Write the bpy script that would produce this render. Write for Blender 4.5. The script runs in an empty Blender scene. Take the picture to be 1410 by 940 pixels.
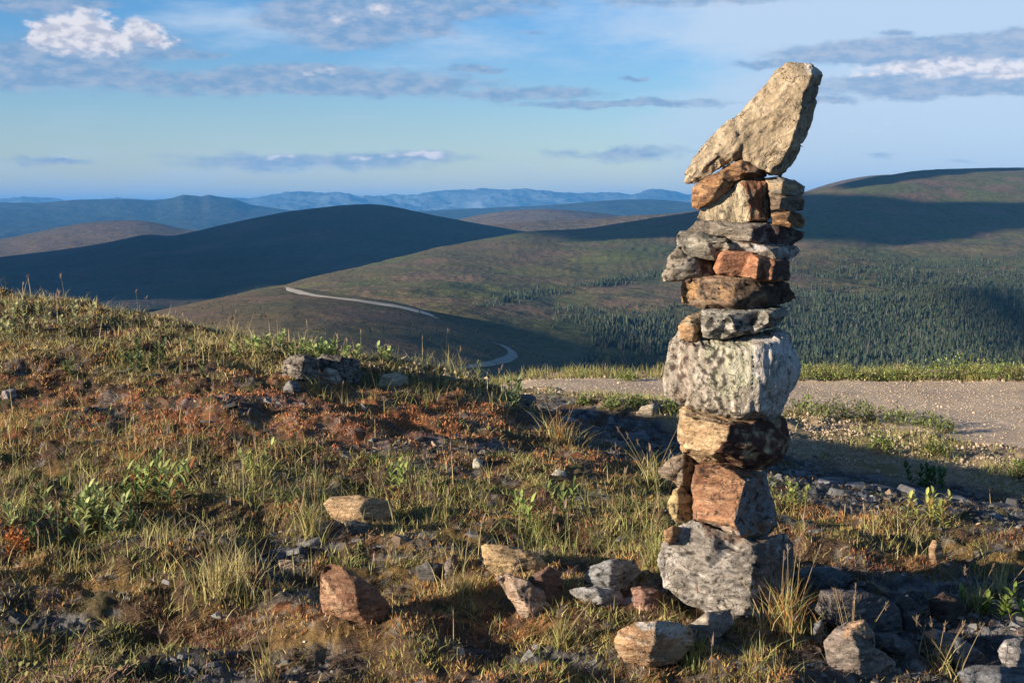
import bpy, bmesh, math, random
import numpy as np
from mathutils import Vector, geometry, noise as mnoise

SC = bpy.context.scene
COL = SC.collection
R = math.radians

# ------------------------------------------------------------------ camera, world, sun, exposure
F = 50.0 / 36.0 * 1410.0
CAMZ = 1.4
PITCH = math.atan(180.0 / F)
cam_d = bpy.data.cameras.new('camera'); cam = bpy.data.objects.new('camera', cam_d); COL.objects.link(cam)
cam_d.lens = 50; cam_d.sensor_width = 36; cam_d.clip_start = 0.05; cam_d.clip_end = 200000
cam.location = (0, 0, CAMZ); cam.rotation_euler = (math.pi / 2 - PITCH, 0, 0)
SC.camera = cam
CP, SP = math.cos(PITCH), math.sin(PITCH)

SUN_EL = R(12.5)
SUN_AZ = math.atan2(-0.87, -0.50)            # compass-like angle from +Y towards +X
SUNH = np.array([math.sin(SUN_AZ), math.cos(SUN_AZ)])
SUNV = np.array([SUNH[0] * math.cos(SUN_EL), SUNH[1] * math.cos(SUN_EL), math.sin(SUN_EL)])
sd = bpy.data.lights.new('sun', 'SUN'); sun = bpy.data.objects.new('sun', sd); COL.objects.link(sun)
sd.energy = 5.0; sd.angle = R(0.53); sd.color = (1.0, 0.85, 0.66)
sun.rotation_euler = Vector(SUNV).to_track_quat('Z', 'Y').to_euler()

vs = SC.view_settings
vs.view_transform = 'Standard'; vs.look = 'None'; vs.exposure = 1.1; vs.gamma = 1.0; vs.use_curve_mapping = False
SC.render.engine = 'CYCLES'
cy = SC.cycles
cy.use_denoising = True; cy.denoiser = 'OPENIMAGEDENOISE'
cy.max_bounces = 5; cy.diffuse_bounces = 2; cy.glossy_bounces = 2; cy.volume_bounces = 1; cy.transparent_max_bounces = 8
cy.use_adaptive_sampling = False

def ray(px, py):
    """world direction, scaled so that its y component is 1"""
    a, b = (px - 705.0) / F, (470.0 - py) / F
    y = CP + b * SP; z = -SP + b * CP
    return a / y, z / y

def at(px, py, Y):
    a, c = ray(px, py)
    return np.array([a * Y, Y, CAMZ + c * Y])

def project(x, y, z):
    dz = z - CAMZ
    fwd = y * CP - dz * SP
    up = y * SP + dz * CP
    return 705.0 + F * x / fwd, 470.0 - F * up / fwd

# ---- sky: Nishita, with the evening's cloud banks laid over it by direction
world = bpy.data.worlds.new('World'); SC.world = world; world.use_nodes = True
wt = world.node_tree; wt.nodes.clear()
world.cycles.sampling_method = 'MANUAL'; world.cycles.sample_map_resolution = 512

class NT:
    """small node-graph helper"""
    def __init__(s, t): s.t = t
    def n(s, kind, **kw):
        nd = s.t.nodes.new(kind)
        for k, v in kw.items(): setattr(nd, k, v)
        return nd
    def put(s, sock, v):
        if v is None: return
        if isinstance(v, bpy.types.NodeSocket): s.t.links.new(v, sock)
        else: sock.default_value = v
    def m(s, op, a, b=None, c=None, clamp=False):
        nd = s.n('ShaderNodeMath', operation=op); nd.use_clamp = clamp
        s.put(nd.inputs[0], a)
        s.put(nd.inputs[1], b)
        s.put(nd.inputs[2], c)
        return nd.outputs[0]
    def v(s, op, a, b=None):
        nd = s.n('ShaderNodeVectorMath', operation=op)
        s.put(nd.inputs[0], a); s.put(nd.inputs[1], b)
        return nd.outputs['Value'] if op in ('LENGTH', 'DOT_PRODUCT') else nd.outputs[0]
    def step(s, x, a, b):
        nd = s.n('ShaderNodeMapRange', interpolation_type='SMOOTHSTEP')
        s.put(nd.inputs[0], x); nd.inputs[1].default_value = a; nd.inputs[2].default_value = b
        return nd.outputs[0]
    def noise(s, vec, scale, detail=4, rough=.55, dist=0, out=0):
        nd = s.n('ShaderNodeTexNoise'); s.put(nd.inputs['Vector'], vec)
        nd.inputs['Scale'].default_value = scale; nd.inputs['Detail'].default_value = detail
        nd.inputs['Roughness'].default_value = rough; nd.inputs['Distortion'].default_value = dist
        return nd.outputs[out]
    def mix(s, f, a, b, mode='MIX'):
        nd = s.n('ShaderNodeMix', data_type='RGBA', blend_type=mode)
        s.put(nd.inputs[0], f)
        s.put(nd.inputs[6], a if isinstance(a, bpy.types.NodeSocket) else (*a, 1))
        s.put(nd.inputs[7], b if isinstance(b, bpy.types.NodeSocket) else (*b, 1))
        return nd.outputs[2]
    def xyz(s, a, b, c):
        nd = s.n('ShaderNodeCombineXYZ')
        s.put(nd.inputs[0], a); s.put(nd.inputs[1], b); s.put(nd.inputs[2], c)
        return nd.outputs[0]

W = NT(wt)
sky = W.n('ShaderNodeTexSky', sky_type='NISHITA')
sky.sun_disc = False; sky.sun_elevation = SUN_EL; sky.sun_rotation = SUN_AZ
sky.altitude = 1200; sky.air_density = 1.0; sky.dust_density = 0.6; sky.ozone_density = 2.0
tc = W.n('ShaderNodeTexCoord'); sep = W.n('ShaderNodeSeparateXYZ'); wt.links.new(tc.outputs['Generated'], sep.inputs[0])
az = W.m('MULTIPLY', W.m('ARCTAN2', sep.outputs[0], sep.outputs[1]), 57.2958)
el = W.m('MULTIPLY', W.m('ARCSINE', sep.outputs[2]), 57.2958)
ae = W.xyz(az, el, 0.0)
stretch = W.v('MULTIPLY', ae, (0.22, 1.1, 1.0))
n1 = W.noise(stretch, 1.1, 6, .6)
warpc = W.noise(W.v('MULTIPLY', ae, (0.5, 1.0, 1.0)), 1.6, 5, .6, out=1)
wv = W.v('MULTIPLY', W.v('SUBTRACT', warpc, (0.5, 0.5, 0.5)), (2.6, 0.75, 0.0))
aew = W.v('ADD', ae, wv)

def azel(px, py):
    a, c = ray(px, py)
    return math.degrees(math.atan2(a, 1)), math.degrees(math.atan2(c, math.hypot(a, 1)))

def ellipses(lst, coord, grow=1.15):
    """soft blobs (px, py, half width px, half height px, weight) -> one mask"""
    tot = None
    for (px, py, hw, hh, wgt) in lst:
        a, e = azel(px, py)
        sx, sy = F / 57.2958 / (hw * grow), F / 57.2958 / (hh * grow)
        d = W.v('MULTIPLY', W.v('SUBTRACT', coord, (a, e, 0)), (sx, sy, 0))
        g = W.m('MULTIPLY', W.m('SUBTRACT', 1.0, W.v('LENGTH', d), clamp=True), wgt)
        tot = g if tot is None else W.m('MAXIMUM', tot, g)
    return tot

grey = ellipses([(120, 108, 260, 16, 1.0), (30, 78, 130, 26, 1.1), (1300, 74, 260, 16, 1.1), (60, 92, 190, 34, 1.0), (150, 62, 130, 40, .8), (255, 76, 60, 10, .8), (40, 4, 170, 18, .9), (50, 112, 150, 20, .8), (170, 122, 120, 14, .6),
                 (480, 26, 150, 50, 1.15), (560, 8, 200, 26, 1.0), (600, 40, 60, 18, .8), (300, 120, 130, 18, .8), (440, 112, 200, 26, 1.2), (560, 118, 150, 18, 1.0),
                 (700, 130, 150, 15, .9), (850, 144, 200, 8, .9), (420, 222, 260, 17, .7), (560, 216, 150, 14, .6), (850, 212, 130, 14, .65),
                 (60, 221, 90, 8, .6), (870, 106, 30, 7, .8), (655, 96, 45, 8, .7), (1060, 88, 60, 9, .9), (1270, 68, 220, 22, 1.2), (1400, 60, 120, 24, 1.1),
                 (1290, 118, 240, 22, 1.1), (1400, 112, 150, 20, 1.0), (1135, 138, 60, 9, .8), (1240, 44, 40, 8, .6), (960, 2, 200, 10, .7),
                 (730, 45, 40, 7, .5), (680, 2, 150, 14, .7), (1330, 222, 60, 6, .5), (1230, 214, 50, 6, .4)], aew)
thin = ellipses([(1300, 20, 520, 80, 1.5), (1330, 180, 420, 150, 1.7), (1350, 110, 300, 90, 1.6), (1200, 90, 220, 60, .55), (340, 30, 200, 40, .5), (640, 70, 200, 60, .35), (1000, 250, 500, 60, .35), (250, 250, 500, 60, .3)], aew)
white = ellipses([(92, 48, 58, 34, 1.2), (122, 44, 42, 38, 1.2), (150, 60, 60, 26, .9), (70, 54, 34, 24, .9), (196, 42, 38, 26, 1.0), (215, 52, 34, 18, .8), (520, 14, 60, 20, .5), (470, 30, 50, 20, .45),
                  (1300, 92, 160, 16, .9), (1400, 96, 120, 18, .8), (1210, 100, 60, 10, .6), (380, 215, 40, 7, .6), (500, 215, 60, 7, .6), (580, 213, 60, 8, .75), (84, 217, 30, 5, .6),
                  (430, 98, 60, 10, .45), (1200, 180, 200, 40, .3)], aew)
gm = W.step(W.m('ADD', grey, W.m('MULTIPLY', W.m('SUBTRACT', n1, 0.5), 1.0)), 0.14, 0.56)
n2 = W.noise(W.v('MULTIPLY', ae, (0.8, 1.3, 1)), 2.2, 6, .52)
wm = W.step(W.m('ADD', white, W.m('MULTIPLY', W.m('SUBTRACT', n2, 0.5), 0.5)), 0.24, 0.62)
n3 = W.noise(W.v('MULTIPLY', ae, (0.25, 1.0, 1)), 1.0, 5, .6)
tm = W.step(W.m('ADD', thin, W.m('MULTIPLY', W.m('SUBTRACT', n3, 0.5), 0.9)), 0.0, .72)
# Nishita tinted a little deeper in blue (the photograph's clear mountain air); kept as multiplication so the sun side stays right
eln = W.step(el, -1.0, 9.0)
tint = W.mix(eln, (1.40, 1.28, 1.26), (0.56, 1.00, 1.46))
tint = W.mix(W.step(el, 9.0, 30.0), tint, (0.90, 1.0, 1.08))
skyc = W.mix(1.0, sky.outputs[0], tint, 'MULTIPLY')
K = 1 / 0.055 / 1.75
def k3(c): return tuple(x * K for x in c)
n4 = W.noise(W.v('MULTIPLY', ae, (0.7, 1.6, 1)), 1.6, 5, .6)
gcol = W.mix(W.step(n4, .35, .68), k3((0.18, 0.30, 0.48)), k3((0.36, 0.42, 0.54)))
c1 = W.mix(W.m('MULTIPLY', tm, .85), skyc, k3((0.50, 0.60, 0.73)))
c2 = W.mix(W.m('MULTIPLY', gm, .78), c1, gcol)
wcol = W.mix(W.step(n2, .36, .60), k3((0.46, 0.47, 0.56)), k3((0.78, 0.74, 0.76)))
c3 = W.mix(W.m('MULTIPLY', wm, .85), c2, wcol)
bg = W.n('ShaderNodeBackground'); bg.inputs[1].default_value = 0.055
wt.links.new(c3, bg.inputs[0])
wo = W.n('ShaderNodeOutputWorld'); wt.links.new(bg.outputs[0], wo.inputs[0])

# ------------------------------------------------------------------ numpy noise
_rng = np.random.RandomState(7)
_perm = np.concatenate([_rng.permutation(1024)] * 3)
_g3 = _rng.normal(size=(1024, 3)); _g3 /= np.linalg.norm(_g3, axis=1)[:, None]
def perlin(p):
    p = np.asarray(p, float); i = np.floor(p).astype(np.int64); f = p - i
    w = f * f * f * (f * (f * 6 - 15) + 10); i &= 1023
    out = 0
    for dx in (0, 1):
        for dy in (0, 1):
            for dz in (0, 1):
                h = _perm[_perm[_perm[(i[..., 0] + dx) & 1023] + ((i[..., 1] + dy) & 1023)] + ((i[..., 2] + dz) & 1023)]
                g = _g3[h]
                d = (f[..., 0] - dx) * g[..., 0] + (f[..., 1] - dy) * g[..., 1] + (f[..., 2] - dz) * g[..., 2]
                out = out + d * (w[..., 0] if dx else 1 - w[..., 0]) * (w[..., 1] if dy else 1 - w[..., 1]) * (w[..., 2] if dz else 1 - w[..., 2])
    return out * 1.5
def fbm(p, octv=4, gain=.5):
    s = 0; a = 1; q = np.asarray(p, float)
    for k in range(octv):
        s = s + a * perlin(q + 17.3 * k); q = q * 2.03; a *= gain
    return s
def fb2(x, y, sc, octv=4, seed=0., gain=.5):
    return fbm(np.stack([x / sc, y / sc, np.full_like(x, seed)], -1), octv, gain)
def sstep(x, a, b):
    t = np.clip((x - a) / (b - a), 0, 1); return t * t * (3 - 2 * t)
def mixc(a, b, t):
    return a + (b - a) * t[..., None]

# ------------------------------------------------------------------ object helpers
def tag(o, label=None, cat=None, group=None, kind=None):
    if label: o['label'] = label
    if cat: o['category'] = cat
    if group: o['group'] = group
    if kind: o['kind'] = kind
    return o

def mesh_np(name, V, faces_flat, sizes, mats, parent=None, color=None, smooth=True, loc=None, face_mat=None):
    """faces_flat: int array of vertex ids, sizes: int array of face sizes"""
    me = bpy.data.meshes.new(name)
    V = np.asarray(V, np.float32)
    me.vertices.add(len(V)); me.vertices.foreach_set('co', V.ravel())
    ff = np.asarray(faces_flat, np.int32).ravel(); sz = np.asarray(sizes, np.int32)
    me.loops.add(len(ff)); me.loops.foreach_set('vertex_index', ff)
    me.polygons.add(len(sz)); st = np.concatenate([[0], np.cumsum(sz)[:-1]]).astype(np.int32)
    me.polygons.foreach_set('loop_start', st)
    try: me.polygons.foreach_set('loop_total', sz)
    except Exception: pass
    me.update(calc_edges=True)
    me.polygons.foreach_set('use_smooth', np.full(len(sz), smooth))
    if face_mat is not None: me.polygons.foreach_set('material_index', np.asarray(face_mat, np.int32))
    if color is not None:
        ca = me.color_attributes.new('tint', 'FLOAT_COLOR', 'POINT')
        c4 = np.ones((len(V), 4), np.float32); c4[:, :3] = color
        ca.data.foreach_set('color', c4.ravel())
    for m in (mats if isinstance(mats, (list, tuple)) else [mats]): me.materials.append(m)
    o = bpy.data.objects.new(name, me); COL.objects.link(o)
    if parent: o.parent = parent
    if loc is not None: o.location = loc
    return o

def grid_faces(nr, nc):
    a = (np.arange(nr - 1)[:, None] * nc + np.arange(nc - 1)[None]).ravel()
    return np.stack([a, a + 1, a + nc + 1, a + nc], 1)

# ------------------------------------------------------------------ materials
def new_mat(name):
    m = bpy.data.materials.new(name); m.use_nodes = True
    m.node_tree.nodes.clear(); return m, NT(m.node_tree)

def finish(m, N, col, rough=.85, bump=None, bstr=.5, bdist=.01, spec=.25, translucent=None):
    b = N.n('ShaderNodeBsdfPrincipled'); N.put(b.inputs['Base Color'], col)
    N.put(b.inputs['Roughness'], rough); b.inputs['Specular IOR Level'].default_value = spec
    if bump is not None:
        bn = N.n('ShaderNodeBump'); bn.inputs['Strength'].default_value = bstr; bn.inputs['Distance'].default_value = bdist
        N.put(bn.inputs['Height'], bump); N.t.links.new(bn.outputs[0], b.inputs['Normal'])
    o = N.n('ShaderNodeOutputMaterial')
    if translucent:
        tr = N.n('ShaderNodeBsdfTranslucent'); N.put(tr.inputs[0], col)
        mx = N.n('ShaderNodeMixShader'); mx.inputs[0].default_value = translucent
        N.t.links.new(b.outputs[0], mx.inputs[1]); N.t.links.new(tr.outputs[0], mx.inputs[2])
        N.t.links.new(mx.outputs[0], o.inputs[0])
    else: N.t.links.new(b.outputs[0], o.inputs[0])
    return m

def tinted(name, fine=60., lo=.55, hi=1.5, rough=.9, bstr=.6, bdist=.006, spec=.2, translucent=None, spots=False, rockbump=False):
    """surface whose own colour lives in the vertex tint, broken up by fine noise"""
    m, N = new_mat(name)
    a = N.n('ShaderNodeVertexColor', layer_name='tint')
    t = N.n('ShaderNodeTexCoord').outputs['Object']
    n_a = N.noise(t, fine, 6, .65); n_b = N.noise(t, fine * .17, 4, .6)
    r = N.n('ShaderNodeMapRange'); N.put(r.inputs[0], N.m('ADD', N.m('MULTIPLY', n_a, .65), N.m('MULTIPLY', n_b, .35)))
    r.inputs[1].default_value = .33; r.inputs[2].default_value = .67; r.inputs[3].default_value = lo; r.inputs[4].default_value = hi
    col = N.mix(1.0, a.outputs[0], N.xyz(r.outputs[0], r.outputs[0], r.outputs[0]), 'MULTIPLY')
    bump = n_a
    if rockbump:
        at_ = N.n('ShaderNodeAttribute', attribute_name='lam'); lam = at_.outputs['Vector']
        n_c = N.noise(lam, 17, 8, .62, dist=.4)
        lr = N.n('ShaderNodeMapRange'); N.put(lr.inputs[0], N.noise(lam, 34, 5, .6)); lr.inputs[1].default_value = .3; lr.inputs[2].default_value = .7; lr.inputs[3].default_value = .72; lr.inputs[4].default_value = 1.25
        col = N.mix(1.0, col, N.xyz(lr.outputs[0], lr.outputs[0], lr.outputs[0]), 'MULTIPLY')
        vo = N.n('ShaderNodeTexVoronoi', feature='DISTANCE_TO_EDGE'); N.put(vo.inputs['Vector'], N.v('ADD', t, N.v('MULTIPLY', N.noise(t, 14, 3, .6, out=1), (.12, .12, .12))))
        vo.inputs['Scale'].default_value = 15
        crack = N.step(vo.outputs[0], 0.0, 0.035)
        gate = N.step(N.noise(t, 9, 2), .45, .6)
        crk = N.m('SUBTRACT', 1.0, N.m('MULTIPLY', N.m('SUBTRACT', 1.0, crack), gate))
        bump = N.m('ADD', N.m('ADD', N.m('MULTIPLY', n_c, 1.6), N.m('MULTIPLY', n_a, .5)), N.m('MULTIPLY', crk, .25))
        sp = N.step(N.noise(t, 55, 3, .5), .63, .70)
        col = N.mix(N.m('MULTIPLY', sp, .75), col, (.035, .03, .028))
        col = N.mix(N.m('MULTIPLY', N.m('SUBTRACT', 1.0, crk), .6), col, (.03, .022, .018))
    return finish(m, N, col, rough, bump, bstr, bdist, spec, translucent)

M_rock = tinted('weathered_rock', fine=95, lo=.66, hi=1.34, bstr=.9, bdist=.016, spec=.3, rockbump=True)
M_ground = tinted('tundra_soil', fine=42, lo=.45, hi=1.65, bstr=.9, bdist=.02)
M_road = tinted('packed_gravel', fine=14, lo=.8, hi=1.2, bstr=.5, bdist=.02)
M_shale = tinted('shale', fine=60, lo=.6, hi=1.5, bstr=.5, bdist=.006, spec=.4)
def leafmat(name, tr=.3):
    m, N = new_mat(name)
    a = N.n('ShaderNodeVertexColor', layer_name='tint')
    return finish(m, N, a.outputs[0], .6, spec=.25, translucent=tr)
M_leaf = leafmat('leaf_blade')
M_moss = leafmat('moss', .15)
M_wood = leafmat('twig_bark', .0)

def hill_mat(name, cols, sc=300., lo=.6, hi=1.35, shrub=.35):
    m, N = new_mat(name)
    t = N.n('ShaderNodeTexCoord').outputs['Object']
    tt = N.v('MULTIPLY', t, (1, .6, 1))
    c = N.mix(N.step(N.noise(tt, 1 / sc, 6, .6), .38, .62), cols[0], cols[1])
    c = N.mix(N.step(N.noise(N.v('ADD', tt, (900, 0, 0)), 2.2 / sc, 6, .62), .47, .66), c, cols[2])
    c = N.mix(N.m('MULTIPLY', N.step(N.noise(N.v('ADD', tt, (0, 700, 0)), 7 / sc, 6, .7), .54, .66), shrub), c, cols[3])
    wa = N.n('ShaderNodeAttribute', attribute_name='tint')
    c = N.mix(N.m('MULTIPLY', wa.outputs['Fac'], .9), c, (.024, .036, .018))
    nf = N.noise(t, 30 / sc, 5, .7)
    r = N.n('ShaderNodeMapRange'); N.put(r.inputs[0], nf); r.inputs[1].default_value = .3; r.inputs[2].default_value = .7
    r.inputs[3].default_value = lo; r.inputs[4].default_value = hi
    c = N.mix(1.0, c, N.xyz(r.outputs[0], r.outputs[0], r.outputs[0]), 'MULTIPLY')
    return finish(m, N, c, .95, N.noise(t, 14 / sc, 5, .65), .8, sc * .02, .1)

TAN, OLIVE, PINK, DGREEN = (.150, .110, .058), (.105, .118, .042), (.180, .120, .080), (.035, .048, .022)
M_hillA = hill_mat('heath_hillside', ((.125, .108, .052), OLIVE, PINK, DGREEN), 230., shrub=.55)
M_hillN = hill_mat('heath_spur', (TAN, (.10, .092, .048), PINK, DGREEN), 120., shrub=.5)
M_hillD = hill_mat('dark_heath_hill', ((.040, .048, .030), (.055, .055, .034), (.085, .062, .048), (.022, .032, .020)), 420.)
M_hillF = hill_mat('distant_heath', (TAN, (.10, .085, .05), (.14, .10, .07), DGREEN), 700.)
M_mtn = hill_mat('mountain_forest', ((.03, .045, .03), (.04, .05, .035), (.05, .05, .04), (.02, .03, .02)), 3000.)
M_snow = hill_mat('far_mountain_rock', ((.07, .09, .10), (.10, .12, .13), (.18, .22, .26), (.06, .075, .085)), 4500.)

# ------------------------------------------------------------------ far terrain
def smooth_rows(a, k):
    if k < 1: return a
    w = np.exp(-0.5 * (np.arange(-3 * k, 3 * k + 1) / k) ** 2); w /= w.sum()
    return np.convolve(np.pad(a, 3 * k, mode='edge'), w, 'valid')

class Hill:
    """a sheet of terrain through rows of known points, from behind the crest to its foot"""
    def __init__(s, rows, nu=420, umin=-1.1, umax=1.1, amp=6., sc=300., per=26, sm=5, back=(.5, 60), seed=1., rough_crest=.3, dense=None):
        us = np.linspace(umin, umax, nu)
        # denser columns inside the picture
        us = np.sinh(np.linspace(-2.0, 2.0, nu)) / math.sinh(2.0) * umax
        RY, RZ = [], []
        for row in rows:
            P = np.array([at(*p) for p in row]); uu = P[:, 0] / P[:, 1]; o = np.argsort(uu)
            Y = np.interp(us, uu[o], P[o, 1]); C = np.interp(us, uu[o], (P[o, 2] - CAMZ) / P[o, 1])
            Y = smooth_rows(Y, sm * 2); C = smooth_rows(C, sm if row is rows[0] else sm * 2)
            RY.append(Y); RZ.append(C * Y + CAMZ)
        # ground behind the crest falls away
        RY.insert(0, RY[0] * (1 + back[0])); RZ.insert(0, RZ[0] - back[1])
        RY, RZ = np.array(RY), np.array(RZ)
        T = np.arange(len(RY)); t = np.concatenate([np.linspace(k, k + 1, per, endpoint=False) for k in range(len(RY) - 1)] + [[len(RY) - 1]])
        def cat(A):   # monotone-ish cubic through the rows
            k = np.clip(t.astype(int), 0, len(A) - 2); f = (t - k)[:, None]
            d = np.zeros_like(A); d[1:-1] = (A[2:] - A[:-2]) / 2; d[0] = A[1] - A[0]; d[-1] = A[-1] - A[-2]
            s0, s1 = A[1:-1] - A[:-2], A[2:] - A[1:-1]
            same = (s0 * s1) > 0
            d[1:-1] = np.where(same, 2 * s0 * s1 / (s0 + s1 + 1e-12), 0)
            h00 = 2 * f**3 - 3 * f**2 + 1; h10 = f**3 - 2 * f**2 + f; h01 = -2 * f**3 + 3 * f**2; h11 = f**3 - f**2
            return h00 * A[k] + h10 * d[k] + h01 * A[k + 1] + h11 * d[k + 1]
        s.Y, s.Z = cat(RY), cat(RZ)
        s.us = us; s.X = s.Y * us[None]
        att = np.where(np.abs(t - 1) < 1, rough_crest + (1 - rough_crest) * np.abs(t - 1), 1)[:, None]
        s.Z = s.Z + (fb2(s.X, s.Y, sc, 5, seed) - np.abs(fb2(s.X * .8 + s.Y * .3, s.Y, sc * .55, 4, seed + 30)) * 1.1 + .3) * amp * att
        s.shape = s.Y.shape
    def build(s, name, mat, label=None, cat=None, tint=None):
        nr, nc = s.shape
        V = np.stack([s.X, s.Y, s.Z], -1).reshape(-1, 3)
        f = grid_faces(nr, nc)
        o = mesh_np(name, V, f.ravel(), np.full(len(f), 4), mat, color=tint)
        tag(o, label, cat, kind='structure'); return o
    def height(s, x, y):
        """height of the sheet at x, y (rows run from far to near)"""
        u = x / y; c = np.interp(u, s.us, np.arange(len(s.us))); c0 = np.clip(c.astype(int), 0, len(s.us) - 2); fc = c - c0
        out = np.full(x.shape, -1e9)
        for i in range(len(x)):
            Yc = s.Y[:, c0[i]] * (1 - fc[i]) + s.Y[:, c0[i] + 1] * fc[i]; Zc = s.Z[:, c0[i]] * (1 - fc[i]) + s.Z[:, c0[i] + 1] * fc[i]
            out[i] = np.interp(y[i], Yc[::-1], Zc[::-1], left=-1e9, right=-1e9)
        return out
    def hit(s, px, py):
        a, c = ray(px, py); j = np.interp(a, s.us, np.arange(len(s.us))); j0 = min(int(j), len(s.us) - 2); f = j - j0
        Yc = s.Y[:, j0] * (1 - f) + s.Y[:, j0 + 1] * f; Zc = s.Z[:, j0] * (1 - f) + s.Z[:, j0 + 1] * f
        d = (Zc - (CAMZ + c * Yc))[::-1]; Yr = Yc[::-1]
        for k in range(len(d) - 1):
            if d[k] < 0 <= d[k + 1]:
                w = -d[k] / (d[k + 1] - d[k]); y = Yr[k] + w * (Yr[k + 1] - Yr[k])
                return np.array([a * y, y, CAMZ + c * y])
        return None

HA = Hill([[(-900, 520, 1300), (100, 452, 1500), (300, 412, 1650), (390, 393, 1750), (450, 378, 1850), (500, 366, 1950), (600, 341, 2200), (720, 320, 2600), (800, 316, 2800), (870, 305, 3000),
            (950, 293, 3200), (1020, 280, 3300), (1110, 266, 3400), (1150, 256, 3450), (1200, 244, 3500), (1270, 235, 3600), (1340, 232, 3700), (1410, 231, 3700), (1600, 236, 3700), (2000, 262, 3700), (2700, 320, 3700)],
           [(-900, 550, 1000), (100, 470, 1200), (390, 420, 1400), (600, 395, 1550), (720, 390, 1650), (870, 385, 1700), (1110, 345, 2100), (1250, 335, 2250), (1410, 330, 2300), (2000, 350, 2300), (2700, 380, 2300)],
           [(-900, 590, 850), (100, 500, 950), (390, 455, 1050), (600, 440, 1150), (720, 445, 1200), (870, 450, 1250), (1110, 420, 1450), (1250, 415, 1500), (1410, 400, 1550), (2000, 430, 1500), (2700, 460, 1500)],
           [(-900, 640, 650), (100, 560, 700), (390, 540, 750), (600, 520, 820), (720, 520, 870), (870, 525, 900), (1110, 510, 980), (1410, 500, 1000), (2000, 520, 1000), (2700, 560, 1000)],
           [(-900, 760, 400), (390, 700, 420), (720, 690, 450), (1110, 690, 450), (1410, 690, 450), (2700, 720, 450)]], nu=1100, amp=7, sc=260, per=44, back=(.4, 120), seed=3)
HN = Hill([[(-900, 455, 900), (-100, 442, 1000), (100, 447, 1050), (200, 432, 1150), (300, 411, 1250), (390, 395, 1330), (440, 401, 1250), (500, 410, 1150), (560, 420, 1080), (590, 431, 1030), (640, 451, 980), (700, 471, 930),
            (760, 500, 900), (830, 545, 880), (1000, 640, 850), (2700, 1200, 700)],
           [(-900, 530, 650), (200, 470, 800), (390, 450, 850), (500, 458, 830), (590, 474, 810), (660, 490, 800), (700, 503, 790), (740, 530, 780), (830, 580, 760), (1000, 660, 740), (2700, 1240, 640)],
           [(-900, 640, 420), (200, 570, 470), (500, 570, 480), (700, 600, 480), (830, 670, 480), (1000, 740, 480), (2700, 1400, 480)]], nu=520, amp=2.6, sc=120, per=44, back=(.25, 75), seed=9, sm=4)
HD = Hill([[(-1200, 420, 4200), (-400, 385, 4200), (0, 356, 4000), (100, 343, 4000), (160, 332, 4000), (205, 322, 4000), (235, 327, 4000), (300, 311, 4000), (400, 291, 4000), (470, 283, 4000), (510, 281, 4000), (540, 284, 4000), (600, 297, 3900), (700, 315, 3800),
            (780, 326, 3700), (900, 345, 3700), (1300, 400, 3700), (2700, 440, 3700)],
           [(-1200, 430, 2800), (0, 392, 2800), (250, 372, 2850), (500, 345, 2900), (700, 352, 2900), (1100, 410, 2900), (2700, 460, 2900)],
           [(-1200, 460, 1900), (0, 440, 1900), (600, 430, 1900), (1100, 460, 1900), (2700, 500, 1900)]], nu=900, amp=16, sc=600, per=40, back=(.4, 120), seed=5, sm=3, rough_crest=.15)
HC = Hill([[(-1200, 380, 6500), (-400, 352, 6500), (0, 331, 6500), (50, 320, 6500), (100, 309, 6500), (150, 304, 6500), (200, 303, 6500), (232, 311, 6400), (262, 318, 6200), (310, 319, 6000), (420, 335, 6000), (2700, 460, 6000)],
           [(-1200, 400, 5200), (0, 350, 5200), (250, 345, 5200), (2700, 480, 5200)], [(-1200, 420, 4500), (0, 375, 4500), (2700, 500, 4500)]], nu=360, amp=14, sc=800, back=(.3, 140), seed=6, sm=2, rough_crest=.2)
HC2 = Hill([[(-1200, 420, 7000), (500, 345, 7000), (600, 310, 7000), (640, 300, 7000), (690, 291, 7000), (750, 288, 7000), (800, 291, 7000), (880, 300, 7000), (960, 312, 7000), (1200, 340, 7000), (2700, 420, 7000)],
            [(-1200, 430, 5900), (500, 350, 5900), (750, 315, 5900), (960, 330, 5900), (2700, 430, 5900)], [(-1200, 440, 5000), (750, 345, 5000), (2700, 440, 5000)]], nu=360, amp=16, sc=900, back=(.3, 140), seed=7, sm=2, rough_crest=.2)
HB = Hill([[(-1200, 420, 5500), (900, 330, 5500), (1040, 290, 5500), (1110, 263, 5500), (1150, 250, 5500), (1200, 241, 5500), (1240, 240, 5500), (1320, 246, 5500), (1500, 262, 5500), (2700, 330, 5500)],
           [(-1200, 430, 4800), (1200, 275, 4800), (2700, 360, 4800)], [(-1200, 440, 4300), (1200, 320, 4300), (2700, 400, 4300)]], nu=300, amp=10, sc=700, back=(.3, 140), seed=8, sm=2, rough_crest=.2)
HE = Hill([[(-1600, 290, 14000), (-500, 284, 14000), (0, 280, 14000), (60, 279, 14000), (100, 276.5, 14000), (170, 274, 14000), (215, 279, 14000), (238, 276, 14000), (252, 271, 14000), (270, 272, 14000), (278, 273, 14000), (288, 270, 14000), (325, 276, 14000),
            (345, 283, 14000), (400, 290, 14000), (480, 302, 14000), (700, 320, 14000), (2700, 330, 14000)],
           [(-1600, 318, 11500), (0, 312, 11500), (400, 312, 11500), (2700, 345, 11500)], [(-1600, 340, 9500), (2700, 350, 9500)]], nu=1800, amp=38, sc=1300, back=(.2, 200), seed=10, sm=1, rough_crest=.6)
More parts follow.
